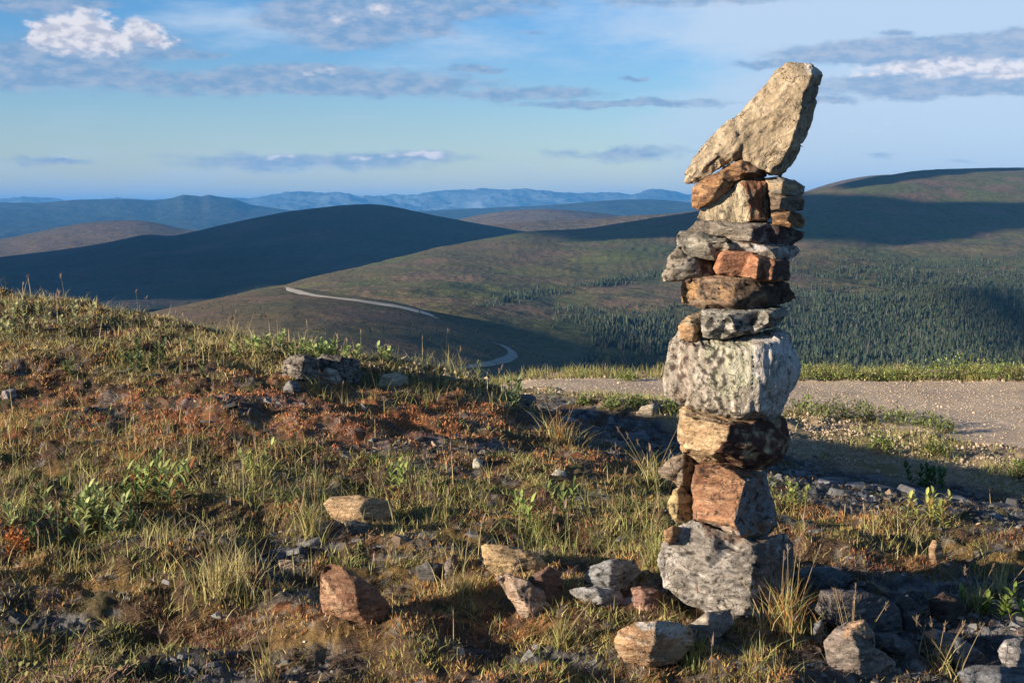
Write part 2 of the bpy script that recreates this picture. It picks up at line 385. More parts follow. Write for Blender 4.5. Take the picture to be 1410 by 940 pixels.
HF = Hill([[(-1600, 340, 13000), (300, 320, 13000), (480, 300, 13000), (570, 291, 13000), (650, 287, 13000), (730, 284, 13000), (790, 281, 13000), (850, 276, 13000), (900, 275, 13000), (960, 279, 13000), (1100, 286, 13000), (2700, 300, 13000)],
           [(-1600, 345, 11000), (700, 312, 11000), (2700, 320, 11000)], [(-1600, 350, 9800), (2700, 345, 9800)]], nu=1500, amp=38, sc=1300, back=(.2, 200), seed=11, sm=1, rough_crest=.3)
far = [(-1600, 284), (-600, 280), (-200, 276), (0, 275), (30, 273), (60, 275), (110, 279), (160, 276), (200, 279), (260, 276), (340, 277), (370, 272), (400, 269), (430, 267), (470, 269), (520, 268), (560, 270), (610, 268), (650, 269), (680, 266), (705, 263),
       (740, 265), (760, 264), (800, 268), (830, 270), (870, 268), (895, 264), (915, 265), (950, 272), (1000, 270), (1100, 276), (1500, 280), (2700, 284)]
HG = Hill([[(a, b, 24000) for a, b in far], [(-1600, 292, 21000), (2700, 292, 21000)], [(-1600, 305, 18500), (2700, 305, 18500)]], nu=2200, amp=170, sc=1700, back=(.15, 250), seed=12, sm=0, rough_crest=.45)

def wood_density(px, py):
    r1 = sstep(py + (px - 1200) * -.06, 385, 450) * sstep(px, 1000, 1100)
    r2 = sstep(py, 345, 400) * sstep(px, 1040, 1120) * .25
    r3 = sstep(py + (940 - px) * .16, 430, 485) * sstep(px, 790, 900) * .9
    line = np.exp(-((py - np.interp(px, [620, 660, 720, 800, 900, 960], [436, 424, 408, 396, 380, 372])) / 4.) ** 2) * ((px > 630) & (px < 960)) * .35
    line2 = np.exp(-((py - np.interp(px, [700, 800, 930], [420, 440, 420])) / 9.) ** 2) * ((px > 760) & (px < 960)) * .12
    return np.maximum.reduce([r1, r2, r3, line, line2])
HN.build('heath_spur_hill', M_hillN)
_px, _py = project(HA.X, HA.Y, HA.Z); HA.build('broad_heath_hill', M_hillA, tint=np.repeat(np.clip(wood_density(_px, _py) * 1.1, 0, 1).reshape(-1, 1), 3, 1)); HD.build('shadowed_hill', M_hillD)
HC.build('rounded_brown_hill', M_hillF); HC2.build('middle_brown_hill', M_hillF); HB.build('brown_hill_behind', M_hillF)
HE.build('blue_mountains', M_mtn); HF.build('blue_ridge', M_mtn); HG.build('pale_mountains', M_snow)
q = np.linspace(-60000, 60000, 25); XX, YY = np.meshgrid(q, q); f = grid_faces(25, 25)
mesh_np('valley_floor', np.stack([XX, YY, np.full_like(XX, -330.)], -1).reshape(-1, 3), f.ravel(), np.full(len(f), 4), M_mtn)['kind'] = 'structure'

# valley road: a graded gravel strip laid on the spur
def path_strip(name, pts_px, hill, width, mat, lift, color):
    P = []
    for a, b in zip(pts_px[:-1], pts_px[1:]):
        for t in np.linspace(0, 1, 8, endpoint=False): P.append((a[0] + (b[0] - a[0]) * t, a[1] + (b[1] - a[1]) * t))
    P = np.array(P + [pts_px[-1]]); P[:, 0] = smooth_rows(P[:, 0], 2); P[:, 1] = smooth_rows(P[:, 1], 2)
    W3 = [hill.hit(*p) for p in P]; W3 = np.array([w for w in W3 if w is not None])
    tp = np.clip(np.minimum(np.arange(len(W3)), np.arange(len(W3))[::-1]) / 9., .25, 1)[:, None]
    T = np.gradient(W3, axis=0)[:, :2]; T /= np.linalg.norm(T, axis=1)[:, None] + 1e-9
    Nn = np.stack([-T[:, 1], T[:, 0]], 1)
    V = []
    for k in (-1, -.33, .33, 1):
        xy = W3[:, :2] + Nn * width / 2 * k * tp
        z = np.maximum(hill.height(xy[:, 0], xy[:, 1]), W3[:, 2] - 1.2) + lift
        V.append(np.column_stack([xy, z]))
    V = np.stack(V, 1).reshape(-1, 3); f = grid_faces(len(W3), 4)
    o = mesh_np(name, V, f.ravel(), np.full(len(f), 4), mat, color=np.tile(color, (len(V), 1)))
    tag(o, kind='structure'); return o
M_vroad = tinted('pale_valley_gravel', fine=.05, lo=.8, hi=1.2, bstr=0.1, bdist=.1)
path_strip('valley_road', [(398, 400), (394, 396), (402, 400), (420, 405.5), (450, 410), (490, 414), (530, 420), (560, 425), (585, 432), (604, 440)][1:], HN, 12, M_vroad, .6, (.56, .49, .38))
path_strip('valley_road_bend', [(672, 472), (692, 476), (704, 484), (707, 490), (698, 496), (680, 501), (655, 505), (630, 509)], HN, 6, M_vroad, .6, (.33, .30, .26))  # bend tinted darker: the valley shade is put into its gravel colour

# ------------------------------------------------------------------ unseen clouds towards the sun, shaped to drop the wanted shade on the hills
CLOUD_Z = 640.
M_cloud, _N = new_mat('cloud_vapour'); finish(M_cloud, _N, (.85, .86, .9, 1), 1.0, spec=0)
def cloud_over(poly, label, seed, rag=40.):
    """poly: (px, py, hill or fixed ground depth); the cloud floats where the sun would carry that patch's outline"""
    pts = []
    for px, py, h in poly:
        p = h.hit(px, py) if isinstance(h, Hill) else at(px, py, h)
        if p is None: continue
        t = (CLOUD_Z - p[2]) / SUNV[2]; pts.append((p + SUNV * t)[:2])
    pts = np.array(pts); n = len(pts)
    # dense wobbly outline
    out = []
    for i in range(n):
        a, b = pts[i], pts[(i + 1) % n]; k = max(2, int(np.linalg.norm(b - a) / 60))
        for t in np.linspace(0, 1, k, endpoint=False): out.append(a + (b - a) * t)
    out = np.array(out)
    out[:, 0] += fb2(out[:, 0], out[:, 1], 260., 4, seed) * rag; out[:, 1] += fb2(out[:, 0], out[:, 1], 260., 4, seed + 5) * rag
    c = out.mean(0)
    bm = bmesh.new()
    lo = [bm.verts.new((x, y, CLOUD_Z)) for x, y in out]; hi = [bm.verts.new((x, y, CLOUD_Z + 5)) for x, y in out]
    ins = [bm.verts.new((x * .8 + c[0] * .2, y * .8 + c[1] * .2, CLOUD_Z + 16)) for x, y in out]
    m = len(out); bm.faces.new(lo[::-1]); bm.faces.new(ins)
    for i in range(m):
        j = (i + 1) % m; bm.faces.new((lo[i], lo[j], hi[j], hi[i])); bm.faces.new((hi[i], hi[j], ins[j], ins[i]))
    bmesh.ops.triangulate(bm, faces=bm.faces[:])
    me = bpy.data.meshes.new('cloud'); bm.to_mesh(me); bm.free(); me.materials.append(M_cloud)
    o = bpy.data.objects.new('cloud', me); COL.objects.link(o)
    tag(o, label, 'cloud', kind='stuff'); return o
cloud_over([(-260, 372, 4200), (-100, 358, 4300), (0, 352, 4250), (160, 330, 4250), (205, 321, 4250), (300, 308, 4250), (400, 289, 4250), (510, 278, 4300), (600, 294, 4200), (700, 312, 4000), (800, 325, 3700), (700, 330, 3000),
            (600, 350, 2700), (500, 372, 2500), (390, 400, 2200), (250, 432, 2050), (100, 445, 1950), (-300, 450, 1950)], 'cloud shading the dark hill on the left', 1)
cloud_over([(715, 317, 2900), (800, 312, 3100), (870, 300, 3200), (950, 288, 3400), (1030, 276, 3500), (1110, 262, 3500), (1110, 268, HA), (1200, 280, HA), (1300, 281, HA), (1410, 281, HA), (1500, 283, HA), (1500, 302, HA), (1410, 312, HA),
            (1330, 326, HA), (1240, 338, HA), (1170, 334, HA), (1110, 326, HA), (1020, 322, HA), (950, 322, HA), (880, 328, HA), (800, 333, HA), (740, 327, HA)], 'long cloud shading the band under the right summit', 2)
cloud_over([(1150, 254, 3500), (1200, 241, 3700), (1270, 232, 3800), (1340, 229, 3900), (1420, 229, 3900), (1420, 234, HA), (1340, 237, HA), (1270, 246, HA), (1200, 256, HA), (1160, 262, HA)], 'small cloud shading the right summit', 3, 20)
cloud_over([(500, 428, HN), (560, 434, HN), (592, 435, HN), (620, 437, HA), (680, 456, HA), (760, 472, HA), (840, 488, HA), (925, 506, HA), (985, 522, 820), (940, 640, 640), (720, 600, 640), (640, 508, HN), (560, 478, HN)], 'added cloud slab casting the valley shadow in place of the spur', 4, 14)  # added unseen slab; its shade replaces the spur's own shadow
cloud_over([(1325, 398, HA), (1370, 412, HA), (1410, 440, HA), (1500, 470, HA), (1500, 500, HA), (1410, 482, HA), (1360, 440, HA)], 'small cloud shading the forest edge on the right', 5, 14)

# ------------------------------------------------------------------ spruce forest on the far slopes (one mass)
def forest():
    rg = np.random.RandomState(4); P = []
    dens = wood_density
    n = 420000
    u = rg.uniform(-.25, .62, n); Y = rg.uniform(800, 2600, n); keep = rg.uniform(size=n) < Y / 2600
    u, Y = u[keep], Y[keep]; x = u * Y; z = HA.height(x, Y)
    px, py = project(x, Y, z)
    nz = fb2(x, Y, 90., 4, 2.); nz2 = fb2(x, Y, 300., 3, 8.)
    ok = (z > -1e8) & (rg.uniform(size=len(x)) < dens(px, py) * np.clip(.75 + nz * 1.5 + nz2 * 1.0, .02, 1.3) * 2.5)
    P = np.column_stack([x, Y, z])[ok]; hgt = np.exp(rg.normal(1.36, .32, len(P))).clip(1.5, 8.5) * (1 + .35 * fb2(P[:, 0], P[:, 1], 60., 2, 14.))
    # scrub and lone spruces on the spur
    n = 1500; u = rg.uniform(-.4, .03, n); Y = rg.uniform(560, 1050, n); x = u * Y; z = HN.height(x, Y); px, py = project(x, Y, z)
    d = np.exp(-((px - 620) / 80) ** 2 - ((py - 460) / 24) ** 2) * .7 + .03
    ok = (z > -1e8) & (rg.uniform(size=n) < d)
    Q = np.column_stack([x, Y, z])[ok]; P = np.concatenate([P, Q]); hgt = np.concatenate([hgt, rg.uniform(1.5, 4.0, len(Q))])
    # low scrub: willow and dwarf birch speckling both slopes
    n = 60000; u = rg.uniform(-.45, .6, n); Y = rg.uniform(520, 2900, n); sc_ = []
    for hill, m_ in ((HA, np.ones(n, bool)), (HN, Y < 1150)):
        x = u[m_] * Y[m_]; z = hill.height(x, Y[m_]); nn = fb2(x, Y[m_], 70., 4, 15.)
        ok = (z > -1e8) & (rg.uniform(size=len(x)) < np.clip(.06 + nn * .9, .02, .6)); sc_.append(np.column_stack([x, Y[m_], z])[ok])
    sc_ = np.concatenate(sc_); nscrub = len(sc_); P = np.concatenate([P, sc_]); hgt = np.concatenate([hgt, rg.uniform(.6, 1.5, nscrub)])
    tiers = [(0.06, .20, .50), (.32, .16, .75), (.58, .105, 1.0)]     # bottom height, radius, tip height (of the tree's height)
    ns = 5; tv, tf = [], []
    for b, r, tp in tiers:
        i0 = len(tv)
        for k in range(ns): a = 2 * math.pi * (k + .5 * (b > .3)) / ns; tv.append((r * math.cos(a), r * math.sin(a), b + .05 * (k % 2)))
        tv.append((0, 0, tp))
        for k in range(ns): tf.append((i0 + k, i0 + (k + 1) % ns, i0 + ns))
    i0 = len(tv); tv += [(.02, 0, 0), (-.01, .017, 0), (-.01, -.017, 0), (0, 0, .3)]; tf += [(i0, i0 + 1, i0 + 3), (i0 + 1, i0 + 2, i0 + 3), (i0 + 2, i0, i0 + 3)]
    tv, tf = np.array(tv), np.array(tf); n = len(P); m = len(tv)
    a = rg.uniform(0, 6.28, n); ca, sa = np.cos(a), np.sin(a); j = 1 + rg.normal(0, .16, (n, m))
    fat = rg.uniform(.75, 1.5, n); fat[-nscrub:] = rg.uniform(2.0, 4.5, nscrub)
    X = (tv[None, :, 0] * ca[:, None] - tv[None, :, 1] * sa[:, None]) * hgt[:, None] * j * fat[:, None] + P[:, None, 0]
    Yv = (tv[None, :, 0] * sa[:, None] + tv[None, :, 1] * ca[:, None]) * hgt[:, None] * j * fat[:, None] + P[:, None, 1]
    Z = tv[None, :, 2] * hgt[:, None] + P[:, None, 2] - .2
    V = np.stack([X, Yv, Z], -1).reshape(-1, 3); Fc = (tf[None] + (np.arange(n) * m)[:, None, None]).reshape(-1, 3)
    col = np.array([.030, .046, .024])[None] * rg.uniform(.55, 1.7, (n, 1)); col[:, 0] *= rg.uniform(.8, 1.4, n); dead = rg.uniform(size=n) < .03; col[dead] = (.09, .08, .065); col[-nscrub:] *= 1.35
    o = mesh_np('spruce_forest', V, Fc.ravel(), np.full(len(Fc), 3), M_moss, color=np.repeat(col, m, 0), smooth=False)
    tag(o, 'dark spruce forest thinning out up the far hillside', 'forest', kind='stuff')
    print('trees', n)
forest()

# ------------------------------------------------------------------ near ground
def gp(px, py, z):
    a, c = ray(px, py); Y = (z - CAMZ) / c; return (a * Y, Y, z)
ctl = [gp(-300, 940, -.02), gp(0, 945, -.04), (0, 3.2, -.05), (-2, 2.5, 0), (2, 2.5, -.1), gp(400, 940, -.05), gp(700, 940, -.05), gp(1000, 935, -.05), gp(1250, 930, -.13), gp(1450, 930, -.15), gp(1900, 930, -.2),
       gp(-200, 840, .03), gp(50, 840, .02), gp(400, 840, .0), gp(700, 850, .0), (.80, 4.95, 0.0), (.8, 5.3, .0), gp(1200, 850, -.10), gp(1410, 840, -.14),
       gp(-200, 740, .1), gp(50, 750, .07), gp(400, 750, .04), gp(700, 750, .02), gp(950, 750, .0), gp(1200, 780, -.06), gp(1410, 790, -.10),
       gp(0, 640, .15), gp(250, 650, .13), gp(450, 650, .10), gp(700, 650, .06), gp(880, 680, .0), gp(0, 560, .30), gp(300, 570, .28), gp(500, 580, .20), gp(0, 480, .52), gp(200, 500, .45), gp(400, 530, .34), gp(600, 560, .18),
       tuple(at(0, 406, 11)), tuple(at(-300, 380, 11)), tuple(at(150, 428, 10.5)), tuple(at(300, 463, 10.2)), tuple(at(450, 492, 10)), tuple(at(560, 508, 9.8)), tuple(at(650, 522, 9.8)), tuple(at(700, 540, 10)),
       (-5, 14, .1), (-3, 14, -.25), (-1, 13, -.5), (-8, 12, .5), (-6, 18, -.9), (-2, 18, -1.2), (0, 16, -1.1),
       tuple(at(720, 565, 11)), tuple(at(780, 602, 10.2)), tuple(at(860, 620, 9.4)), tuple(at(950, 645, 8.6)), tuple(at(1040, 665, 8.0)), tuple(at(1110, 688, 7.5)), tuple(at(1250, 712, 6.9)), tuple(at(1410, 742, 6.35)), tuple(at(1600, 780, 6)),
       tuple(at(1500, 715, 10.6)), tuple(at(1410, 690, 11.6)), tuple(at(1250, 668, 12.6)), tuple(at(1110, 642, 13.7)), tuple(at(960, 600, 14.6)), tuple(at(870, 574, 15.2)), tuple(at(800, 552, 15.8)),
       tuple(at(1410, 712, 8.6)), tuple(at(1110, 664, 10.0)), tuple(at(950, 625, 10.8)),
       gp(740, 532, -1.2), gp(900, 535, -1.2), gp(1100, 540, -1.2), gp(1250, 545, -1.2), gp(1410, 560, -1.2), gp(1410, 620, -1.17), gp(1700, 600, -1.2), gp(2000, 580, -1.2), gp(1250, 600, -1.15), gp(1000, 565, -1.13),
       (-3, 21.5, -1.5), (0, 22.8, -1.28), (4, 22.8, -1.24), (8, 22.8, -1.2), (14, 22.5, -1.2), (14, 14, -1.2), (9, 8, -.9), (6, 4, -.5), (-8, 4, .25), (-12, 9, .9), (0, -3, 0), (-6, -3, .1), (6, -3, -.3)]
ctl = np.array(ctl, float)
def _tps(d2): return .5 * d2 * np.log(d2 + 1e-9)
_n = len(ctl); _A = np.zeros((_n + 3, _n + 3)); _d2 = ((ctl[:, None, :2] - ctl[None, :, :2]) ** 2).sum(-1)
_A[:_n, :_n] = _tps(_d2) + np.eye(_n) * .004; _A[:_n, _n] = 1; _A[:_n, _n + 1:] = ctl[:, :2]; _A[_n, :_n] = 1; _A[_n + 1:, :_n] = ctl[:, :2].T
_w = np.linalg.solve(_A, np.concatenate([ctl[:, 2], [0, 0, 0]]))
def base_h(x, y):
    x = np.asarray(x, float); y = np.asarray(y, float); sh = x.shape; xf, yf = x.ravel(), y.ravel()
    out = np.empty(len(xf))
    for i in range(0, len(xf), 60000):
        a, b = xf[i:i + 60000], yf[i:i + 60000]
        xc, yc = np.clip(a, -13, 15), np.clip(b, -4, 25)
        d2 = (xc[:, None] - ctl[None, :, 0]) ** 2 + (yc[:, None] - ctl[None, :, 1]) ** 2
        out[i:i + 60000] = _tps(d2) @ _w[:_n] + _w[_n] + _w[_n + 1] * xc + _w[_n + 2] * yc
    out = out.reshape(sh)
    fd = np.maximum(y - 23.2, 0); sidel = np.maximum(-x - 12, 0); sider = np.maximum(x - 16, 0); back = np.maximum(-y - 6, 0)
    drop = fd * .26 + np.minimum(fd, 3) ** 2 * .02 + sidel * .10 + sider * .12 + back * .05
    leftback = np.maximum(y - 15, 0) * sstep(-x, -.5, 2.5) * .08
    return np.maximum(out - drop - leftback, -150 - .02 * np.hypot(x, y))
def road_mask(x, y):
    """1 on the packed gravel"""
    n = fb2(x, y, 1.6, 4, 31.) * .45
    lower = np.interp(x, [-2, .35, 1.5, 3.2, 4.4, 5.2, 6.5, 9, 16], [21.8, 20.6, 19.6, 18.6, 17.0, 15.3, 13.8, 12.5, 11])
    upper = np.interp(x, [-2, .35, 4, 8, 16], [22.2, 22.0, 21.6, 21.3, 21.0])
    return sstep(y + n, lower - .15, lower + .25) * (1 - sstep(y + n * .6, upper - .1, upper + .3)) * (np.asarray(x) > -1.2)
def shale_mask(x, y):
    px, py = project(x, y, base_h(x, y))
    n = fb2(x, y, .9, 3, 41.) * 30
    lo = np.interp(px, [640, 700, 780, 860, 950, 1040, 1110, 1250, 1410, 1700], [540, 560, 604, 625, 650, 672, 694, 720, 752, 800])
    hi = np.interp(px, [640, 700, 780, 870, 960, 1110, 1250, 1410, 1700], [538, 540, 548, 570, 596, 638, 664, 686, 720])
    m = sstep(lo + n - py, -8, 14) * sstep(py - hi + n * .3, -8, 8) * (px > 640)
    corner = sstep(px + n, 1080, 1160) * sstep(py, 770, 810) * (y < 7)
    patches = 0
    for cx, cy, rx, ry in ((560, 745, 190, 26), (380, 765, 60, 30), (760, 905, 150, 24), (330, 915, 150, 26), (60, 855, 90, 22), (620, 620, 150, 14), (330, 560, 160, 12), (900, 810, 90, 30)):
        patches = np.maximum(patches, sstep(1.15 + n / 60 - np.hypot((px - cx) / rx, (py - cy) / ry), 0, .45))
    return np.clip(np.maximum(np.maximum(m, corner * .9), patches * .6), 0, 1), px, py
def micro(x, y, sh, rd):
    dist = np.hypot(x, y)
    a = fb2(x, y, .55, 4, 51.) * (.055 + .03 * sstep(7.0 - y, 0, 1.5)) + np.maximum(fb2(x, y, .22, 4, 52.), -.25) * .030
    b = np.abs(fb2(x, y, .10, 3, 53.)) * .018
    st = fbm(np.stack([x / .30, y / .11, np.full_like(x, 54.)], -1), 4)      # ledgy, layered stone showing through
    c = (np.floor(st * 5 + .5) / 5 * .05) + np.abs(fb2(x, y, .06, 3, 55.)) * .012
    m = a * (1 - .5 * sh) + b + c * sh
    near_cairn = np.exp(-(((x - .8) / .35) ** 2 + ((y - 4.95) / .3) ** 2))
    return m * (1 - .85 * rd) * (1 - .6 * near_cairn) * np.clip(1.3 - dist / 60, .3, 1)

def ground_height(x, y):
    x = np.atleast_1d(np.asarray(x, float)); y = np.atleast_1d(np.asarray(y, float))
    sh, _, _ = shale_mask(x, y); rd = road_mask(x, y)
    return base_h(x, y) + micro(x, y, sh, rd)
# polar grid round the camera, finest where the picture looks
th_f = np.linspace(-24.5, 24.5, 860); th = np.radians(np.concatenate([np.linspace(-180, -26, 90), th_f, np.linspace(26, 180, 90)]))
rr = np.concatenate([np.linspace(.3, 3.4, 16), np.geomspace(3.45, 27, 640), np.geomspace(27.6, 900, 60)])
TH, RR = np.meshgrid(th, rr); GX, GY = RR * np.sin(TH), RR * np.cos(TH)
shp = GX.shape
sh, gpx, gpy = shale_mask(GX.ravel(), GY.ravel()); sh = sh.reshape(shp); gpx = gpx.reshape(shp); gpy = gpy.reshape(shp); rd = road_mask(GX, GY)
GB = base_h(GX, GY); GZ = GB + micro(GX, GY, sh, rd)
infront = GY > 1

def ell(cx, cy, rx, ry, n=0, soft=.5):
    return sstep(1.0 + n - np.hypot((gpx - cx) / rx, (gpy - cy) / ry), 0, soft) * infront
nA, nB, nC = fb2(GX, GY, .8, 4, 61.), fb2(GX, GY, .25, 4, 62.), fb2(GX, GY, .07, 3, 63.)
peat, brown, ochre, rust, greyg, olive = [np.array(c) for c in ((.030, .022, .016), (.085, .052, .032), (.20, .125, .045), (.26, .095, .040), (.20, .185, .165), (.075, .075, .028))]
gc = mixc(np.broadcast_to(brown, shp + (3,)), peat, sstep(nB, .05, .35))
gc = mixc(gc, ochre, sstep(nA + nB * .6, .12, .45) * .75)
gc = mixc(gc, olive, sstep(fb2(GX, GY, .6, 4, 64.), .1, .35) * .7)
red = np.maximum.reduce([ell(380, 575, 420, 56, nB, .6), ell(560, 590, 150, 30, nB), ell(60, 545, 120, 40, nB) * .6, ell(860, 640, 150, 26, nB) * .8, ell(1000, 690, 120, 18, nB) * .5, ell(30, 745, 60, 14, nB), ell(600, 850, 200, 30, nB) * .8])
gc = mixc(gc, rust, red * sstep(nC + nB * .6, -.25, .25) * .9)
och2 = np.maximum.reduce([ell(600, 830, 260, 34, nB), ell(450, 880, 150, 30, nB) * .8, ell(870, 655, 120, 24, nB) * .7, ell(1180, 730, 130, 30, nB) * .6, ell(330, 850, 130, 24, nB) * .8])
gc = mixc(gc, ochre, och2 * sstep(nC, -.2, .25) * .85)
gc = mixc(gc, greyg, sstep(nC + fb2(GX, GY, .5, 3, 65.) * .8, .30, .5) * .55)
shc = mixc(np.broadcast_to(np.array((.055, .060, .070)), shp + (3,)), np.array((.19, .19, .20)), sstep(fbm(np.stack([GX / .16, GY / .07, GX * 0 + 3], -1), 4), 0., .4))
gc = mixc(gc, shc, sh * sstep(nB + .35, 0, .4))
# beyond the scree: dry gravelly turf, then the road
dry = sstep(GY, 9.5, 13.) * (1 - sh) * sstep(GX + 1.2, 0, 1.5)
gc = mixc(gc, mixc(np.broadcast_to(np.array((.34, .25, .16)), shp + (3,)), np.array((.22, .17, .085)), sstep(nA, -.1, .3)), dry * .9)
gc = mixc(gc, np.array((.10, .095, .045)), sstep(RR, 26, 34))
fid = grid_faces(*shp)
ground = mesh_np('ground', np.stack([GX, GY, GZ], -1).reshape(-1, 3), fid.ravel(), np.full(len(fid), 4), M_ground, color=gc.reshape(-1, 3)); ground['kind'] = 'structure'
# dirt road: its own sheet just above the ground
rdv = (rd.ravel() > .35); keep = rdv[fid].all(1); used = np.unique(fid[keep]); remap = -np.ones(GX.size, int); remap[used] = np.arange(len(used))
rv = np.stack([GX, GY, GZ + .006], -1).reshape(-1, 3)[used]
rc = mixc(np.broadcast_to(np.array((.54, .415, .30)), (len(used), 3)), np.array((.47, .355, .255)), sstep(fb2(rv[:, 0], rv[:, 1], 1.1, 4, 71.), -.1, .35))
rut = np.exp(-((rv[:, 1] - 19.9 - .05 * rv[:, 0]) / .22) ** 2) * .5
rc = mixc(rc, np.array((.36, .27, .195)), rut)
fr = remap[fid[keep]]
road = mesh_np('dirt_road', rv, fr.ravel(), np.full(len(fr), 4), M_road, color=rc); road['kind'] = 'structure'

_ys = np.geomspace(3.3, 30, 1200)
def ghit(px, py):
    a, c = ray(px, py); d = ground_height(a * _ys, _ys) - (CAMZ + c * _ys)
    k = np.argmax(d > 0)
    if d[k] <= 0: k = int(np.argmin(np.abs(d)))
    y = _ys[k]; return np.array([a * y, y, CAMZ + c * y])

# ------------------------------------------------------------------ stones
def inside(poly, P):
    x, y = P[:, 0], P[:, 1]; r = np.zeros(len(P), bool); n = len(poly)
    for i in range(n):
        x1, y1 = poly[i]; x2, y2 = poly[(i + 1) % n]
        c = ((y1 > y) != (y2 > y)) & (x < (x2 - x1) * (y - y1) / (y2 - y1 + 1e-12) + x1); r ^= c
    return r

def stone(label, outline, Y, thick, cols, front=None, rim=.78, regions=(), spots=(), name='stone', cat='stone', group='stones stacked in the cairn', res=.0068,
          amp=.006, seed=0, lamk=3.0, bed=(.06, .1, 1), foliation=(1, 1, 2.6), inset=.66, tilt=0., lichen=.0):
    """outline in photo pixels at depth Y; front = (px, py, how far it stands forward in m) makes the facets"""
    rs = random.Random(seed * 7 + 3)
    out = [Vector(p) for p in outline]; n = len(out)
    c = sum(out, Vector((0, 0))) / n
    out = [p + (p - c).normalized() * 1.1 for p in out]
    xa, xb = min(p.x for p in out), max(p.x for p in out)
    def rimd(x):
        t = min(1, max(0, ((x - xa) / (xb - xa) - .55) / .45)); return thick * rim / 2 * (1 - .72 * t * t * (3 - 2 * t))
    def cap(sign):
        """triangulated cap; sign -1 faces the camera"""
        if sign < 0 and front: inn = [(Vector((p[0], p[1])), p[2]) for p in front]
        else:
            inn = []
            k = max(5, n // 2)
            for i in range(k):
                p = out[int(i * n / k)]; q = c + (p - c) * (inset * rs.uniform(.8, 1.15)); inn.append((q, rimd((c + (p - c) * .8).x) + thick * rs.uniform(.02, .12)))
            inn.append((c + Vector((rs.uniform(-4, 4), rs.uniform(-4, 4))), thick * rs.uniform(.45, .52)))
        pts = out + [p for p, d in inn]
        vo, eo, fo, ov, oe, of = geometry.delaunay_2d_cdt([Vector(p) for p in pts], [(i, (i + 1) % n) for i in range(n)], [], 1, 1e-4)
        dep = []
        for i, v in enumerate(vo):
            src = ov[i][0] if ov[i] else None
            dep.append(rimd(v.x) * (1 if sign < 0 else .9) if (src is None or src < n) else inn[src - n][1])
        return [(v.x, v.y, sign * d) for v, d in zip(vo, dep)], fo, [ov[i][0] if ov[i] else -1 for i in range(len(vo))]
    bm = bmesh.new(); rims = []
    for sign in (-1, 1):
        vv, ff, src = cap(sign); vs_ = []; ring = {}
        for (x, y, d), s_ in zip(vv, src):
            if sign > 0 and 0 <= s_ < n:      # back rim a little smaller, irregular
                x = c.x + (x - c.x) * rs.uniform(.90, .98); y = c.y + (y - c.y) * rs.uniform(.92, .99)
            dd = d + tilt * (x - c.x) / F * Y
            p = at(x, y, Y + dd); vs_.append(bm.verts.new(p))
            if 0 <= s_ < n: ring[s_] = vs_[-1]
        for f_ in ff:
            try: bm.faces.new([vs_[i] for i in f_])
            except ValueError: pass
        rims.append(ring)
    for i in range(n):
        j = (i + 1) % n
        try: bm.faces.new((rims[0][i], rims[0][j], rims[1][j], rims[1][i]))
        except (ValueError, KeyError): pass
    bmesh.ops.triangulate(bm, faces=bm.faces[:])
    bmesh.ops.recalc_face_normals(bm, faces=bm.faces[:])
    for it in range(9):
        lim = res * (1.5 if it > 3 else 1.5)
        es = [e for e in bm.edges if e.calc_length() > lim]
        if not es or len(bm.faces) > 42000: break
        bmesh.ops.subdivide_edges(bm, edges=es, cuts=1, use_grid_fill=False)
        bmesh.ops.triangulate(bm, faces=[f_ for f_ in bm.faces if len(f_.verts) > 3])
    for it in range(1): bmesh.ops.smooth_vert(bm, verts=bm.verts[:], factor=.4, use_axis_x=True, use_axis_y=True, use_axis_z=True)
    bm.normal_update()
    V = np.array([v.co for v in bm.verts]); Nn = np.array([v.normal for v in bm.verts])
    S = V * np.array(foliation) + seed * 3.1
    a = fbm(S * 9, 4)
    terr = np.round(fbm(S * 7 + 40, 3) * 4) / 4
    rid = np.abs(fbm(S * 16 + 9, 3))
    disp = a * amp * .45 + terr * amp * .55 - (rid - .25) * amp * .8 + fbm(S * 40, 3) * amp * .18 + np.round(fbm(S * 22 + 8, 2) * 3) / 3 * amp * .25
    bd = np.array(bed, float); bd /= np.linalg.norm(bd); along = V @ bd
    q = along * 34 + fbm(V * 5 + seed, 3) * .9 + fbm(V * 22 + seed, 2) * .18; fr_ = q - np.floor(q)
    lay = _g3[_perm[(np.floor(q).astype(int) + seed * 13) & 1023], 0]
    gate = sstep(fbm(V * 8 + 60 + seed, 2), -.15, .2)
    groove = np.exp(-((fr_ - .5) / .16) ** 2) * gate * 0; groove = np.exp(-(np.minimum(fr_, 1 - fr_) / .10) ** 2) * gate
    disp = disp + (lay * .55 * gate - groove * .8) * amp
    LAM = V + bd[None] * (along * lamk)[:, None]
    V = V + Nn * disp[:, None]
    # colour of the stone itself; some regions paint a shaded right side dark
    P3 = V.copy(); px, py = project(P3[:, 0], P3[:, 1], P3[:, 2]); P2 = np.column_stack([px, py]); P2 = P2 + np.column_stack([fbm(S * 14, 3), fbm(S * 14 + 5, 3)]) * 5
    A, B = np.array(cols[0], float), np.array(cols[1], float)
    colr = mixc(np.broadcast_to(A, V.shape), B, sstep(fbm(S * 11 + 77, 4), -.25, .35))
    if len(cols) > 2: colr = mixc(colr, np.array(cols[2], float), sstep(fbm(S * 20 + 33, 4), .12, .3) * .85)
    isfront = Nn[:, 1] < .4
    colr = colr * (1 + lay * .22)[:, None] * (1 - .45 * groove)[:, None]  # grooves darkened in the colour for crack dirt and occlusion alike
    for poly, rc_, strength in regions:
        w = inside(poly, P2) & isfront; w = w.astype(float) * strength * sstep(fbm(V * 22 + 3, 3), -.6, .05); colr = mixc(colr, np.array(rc_, float), w)
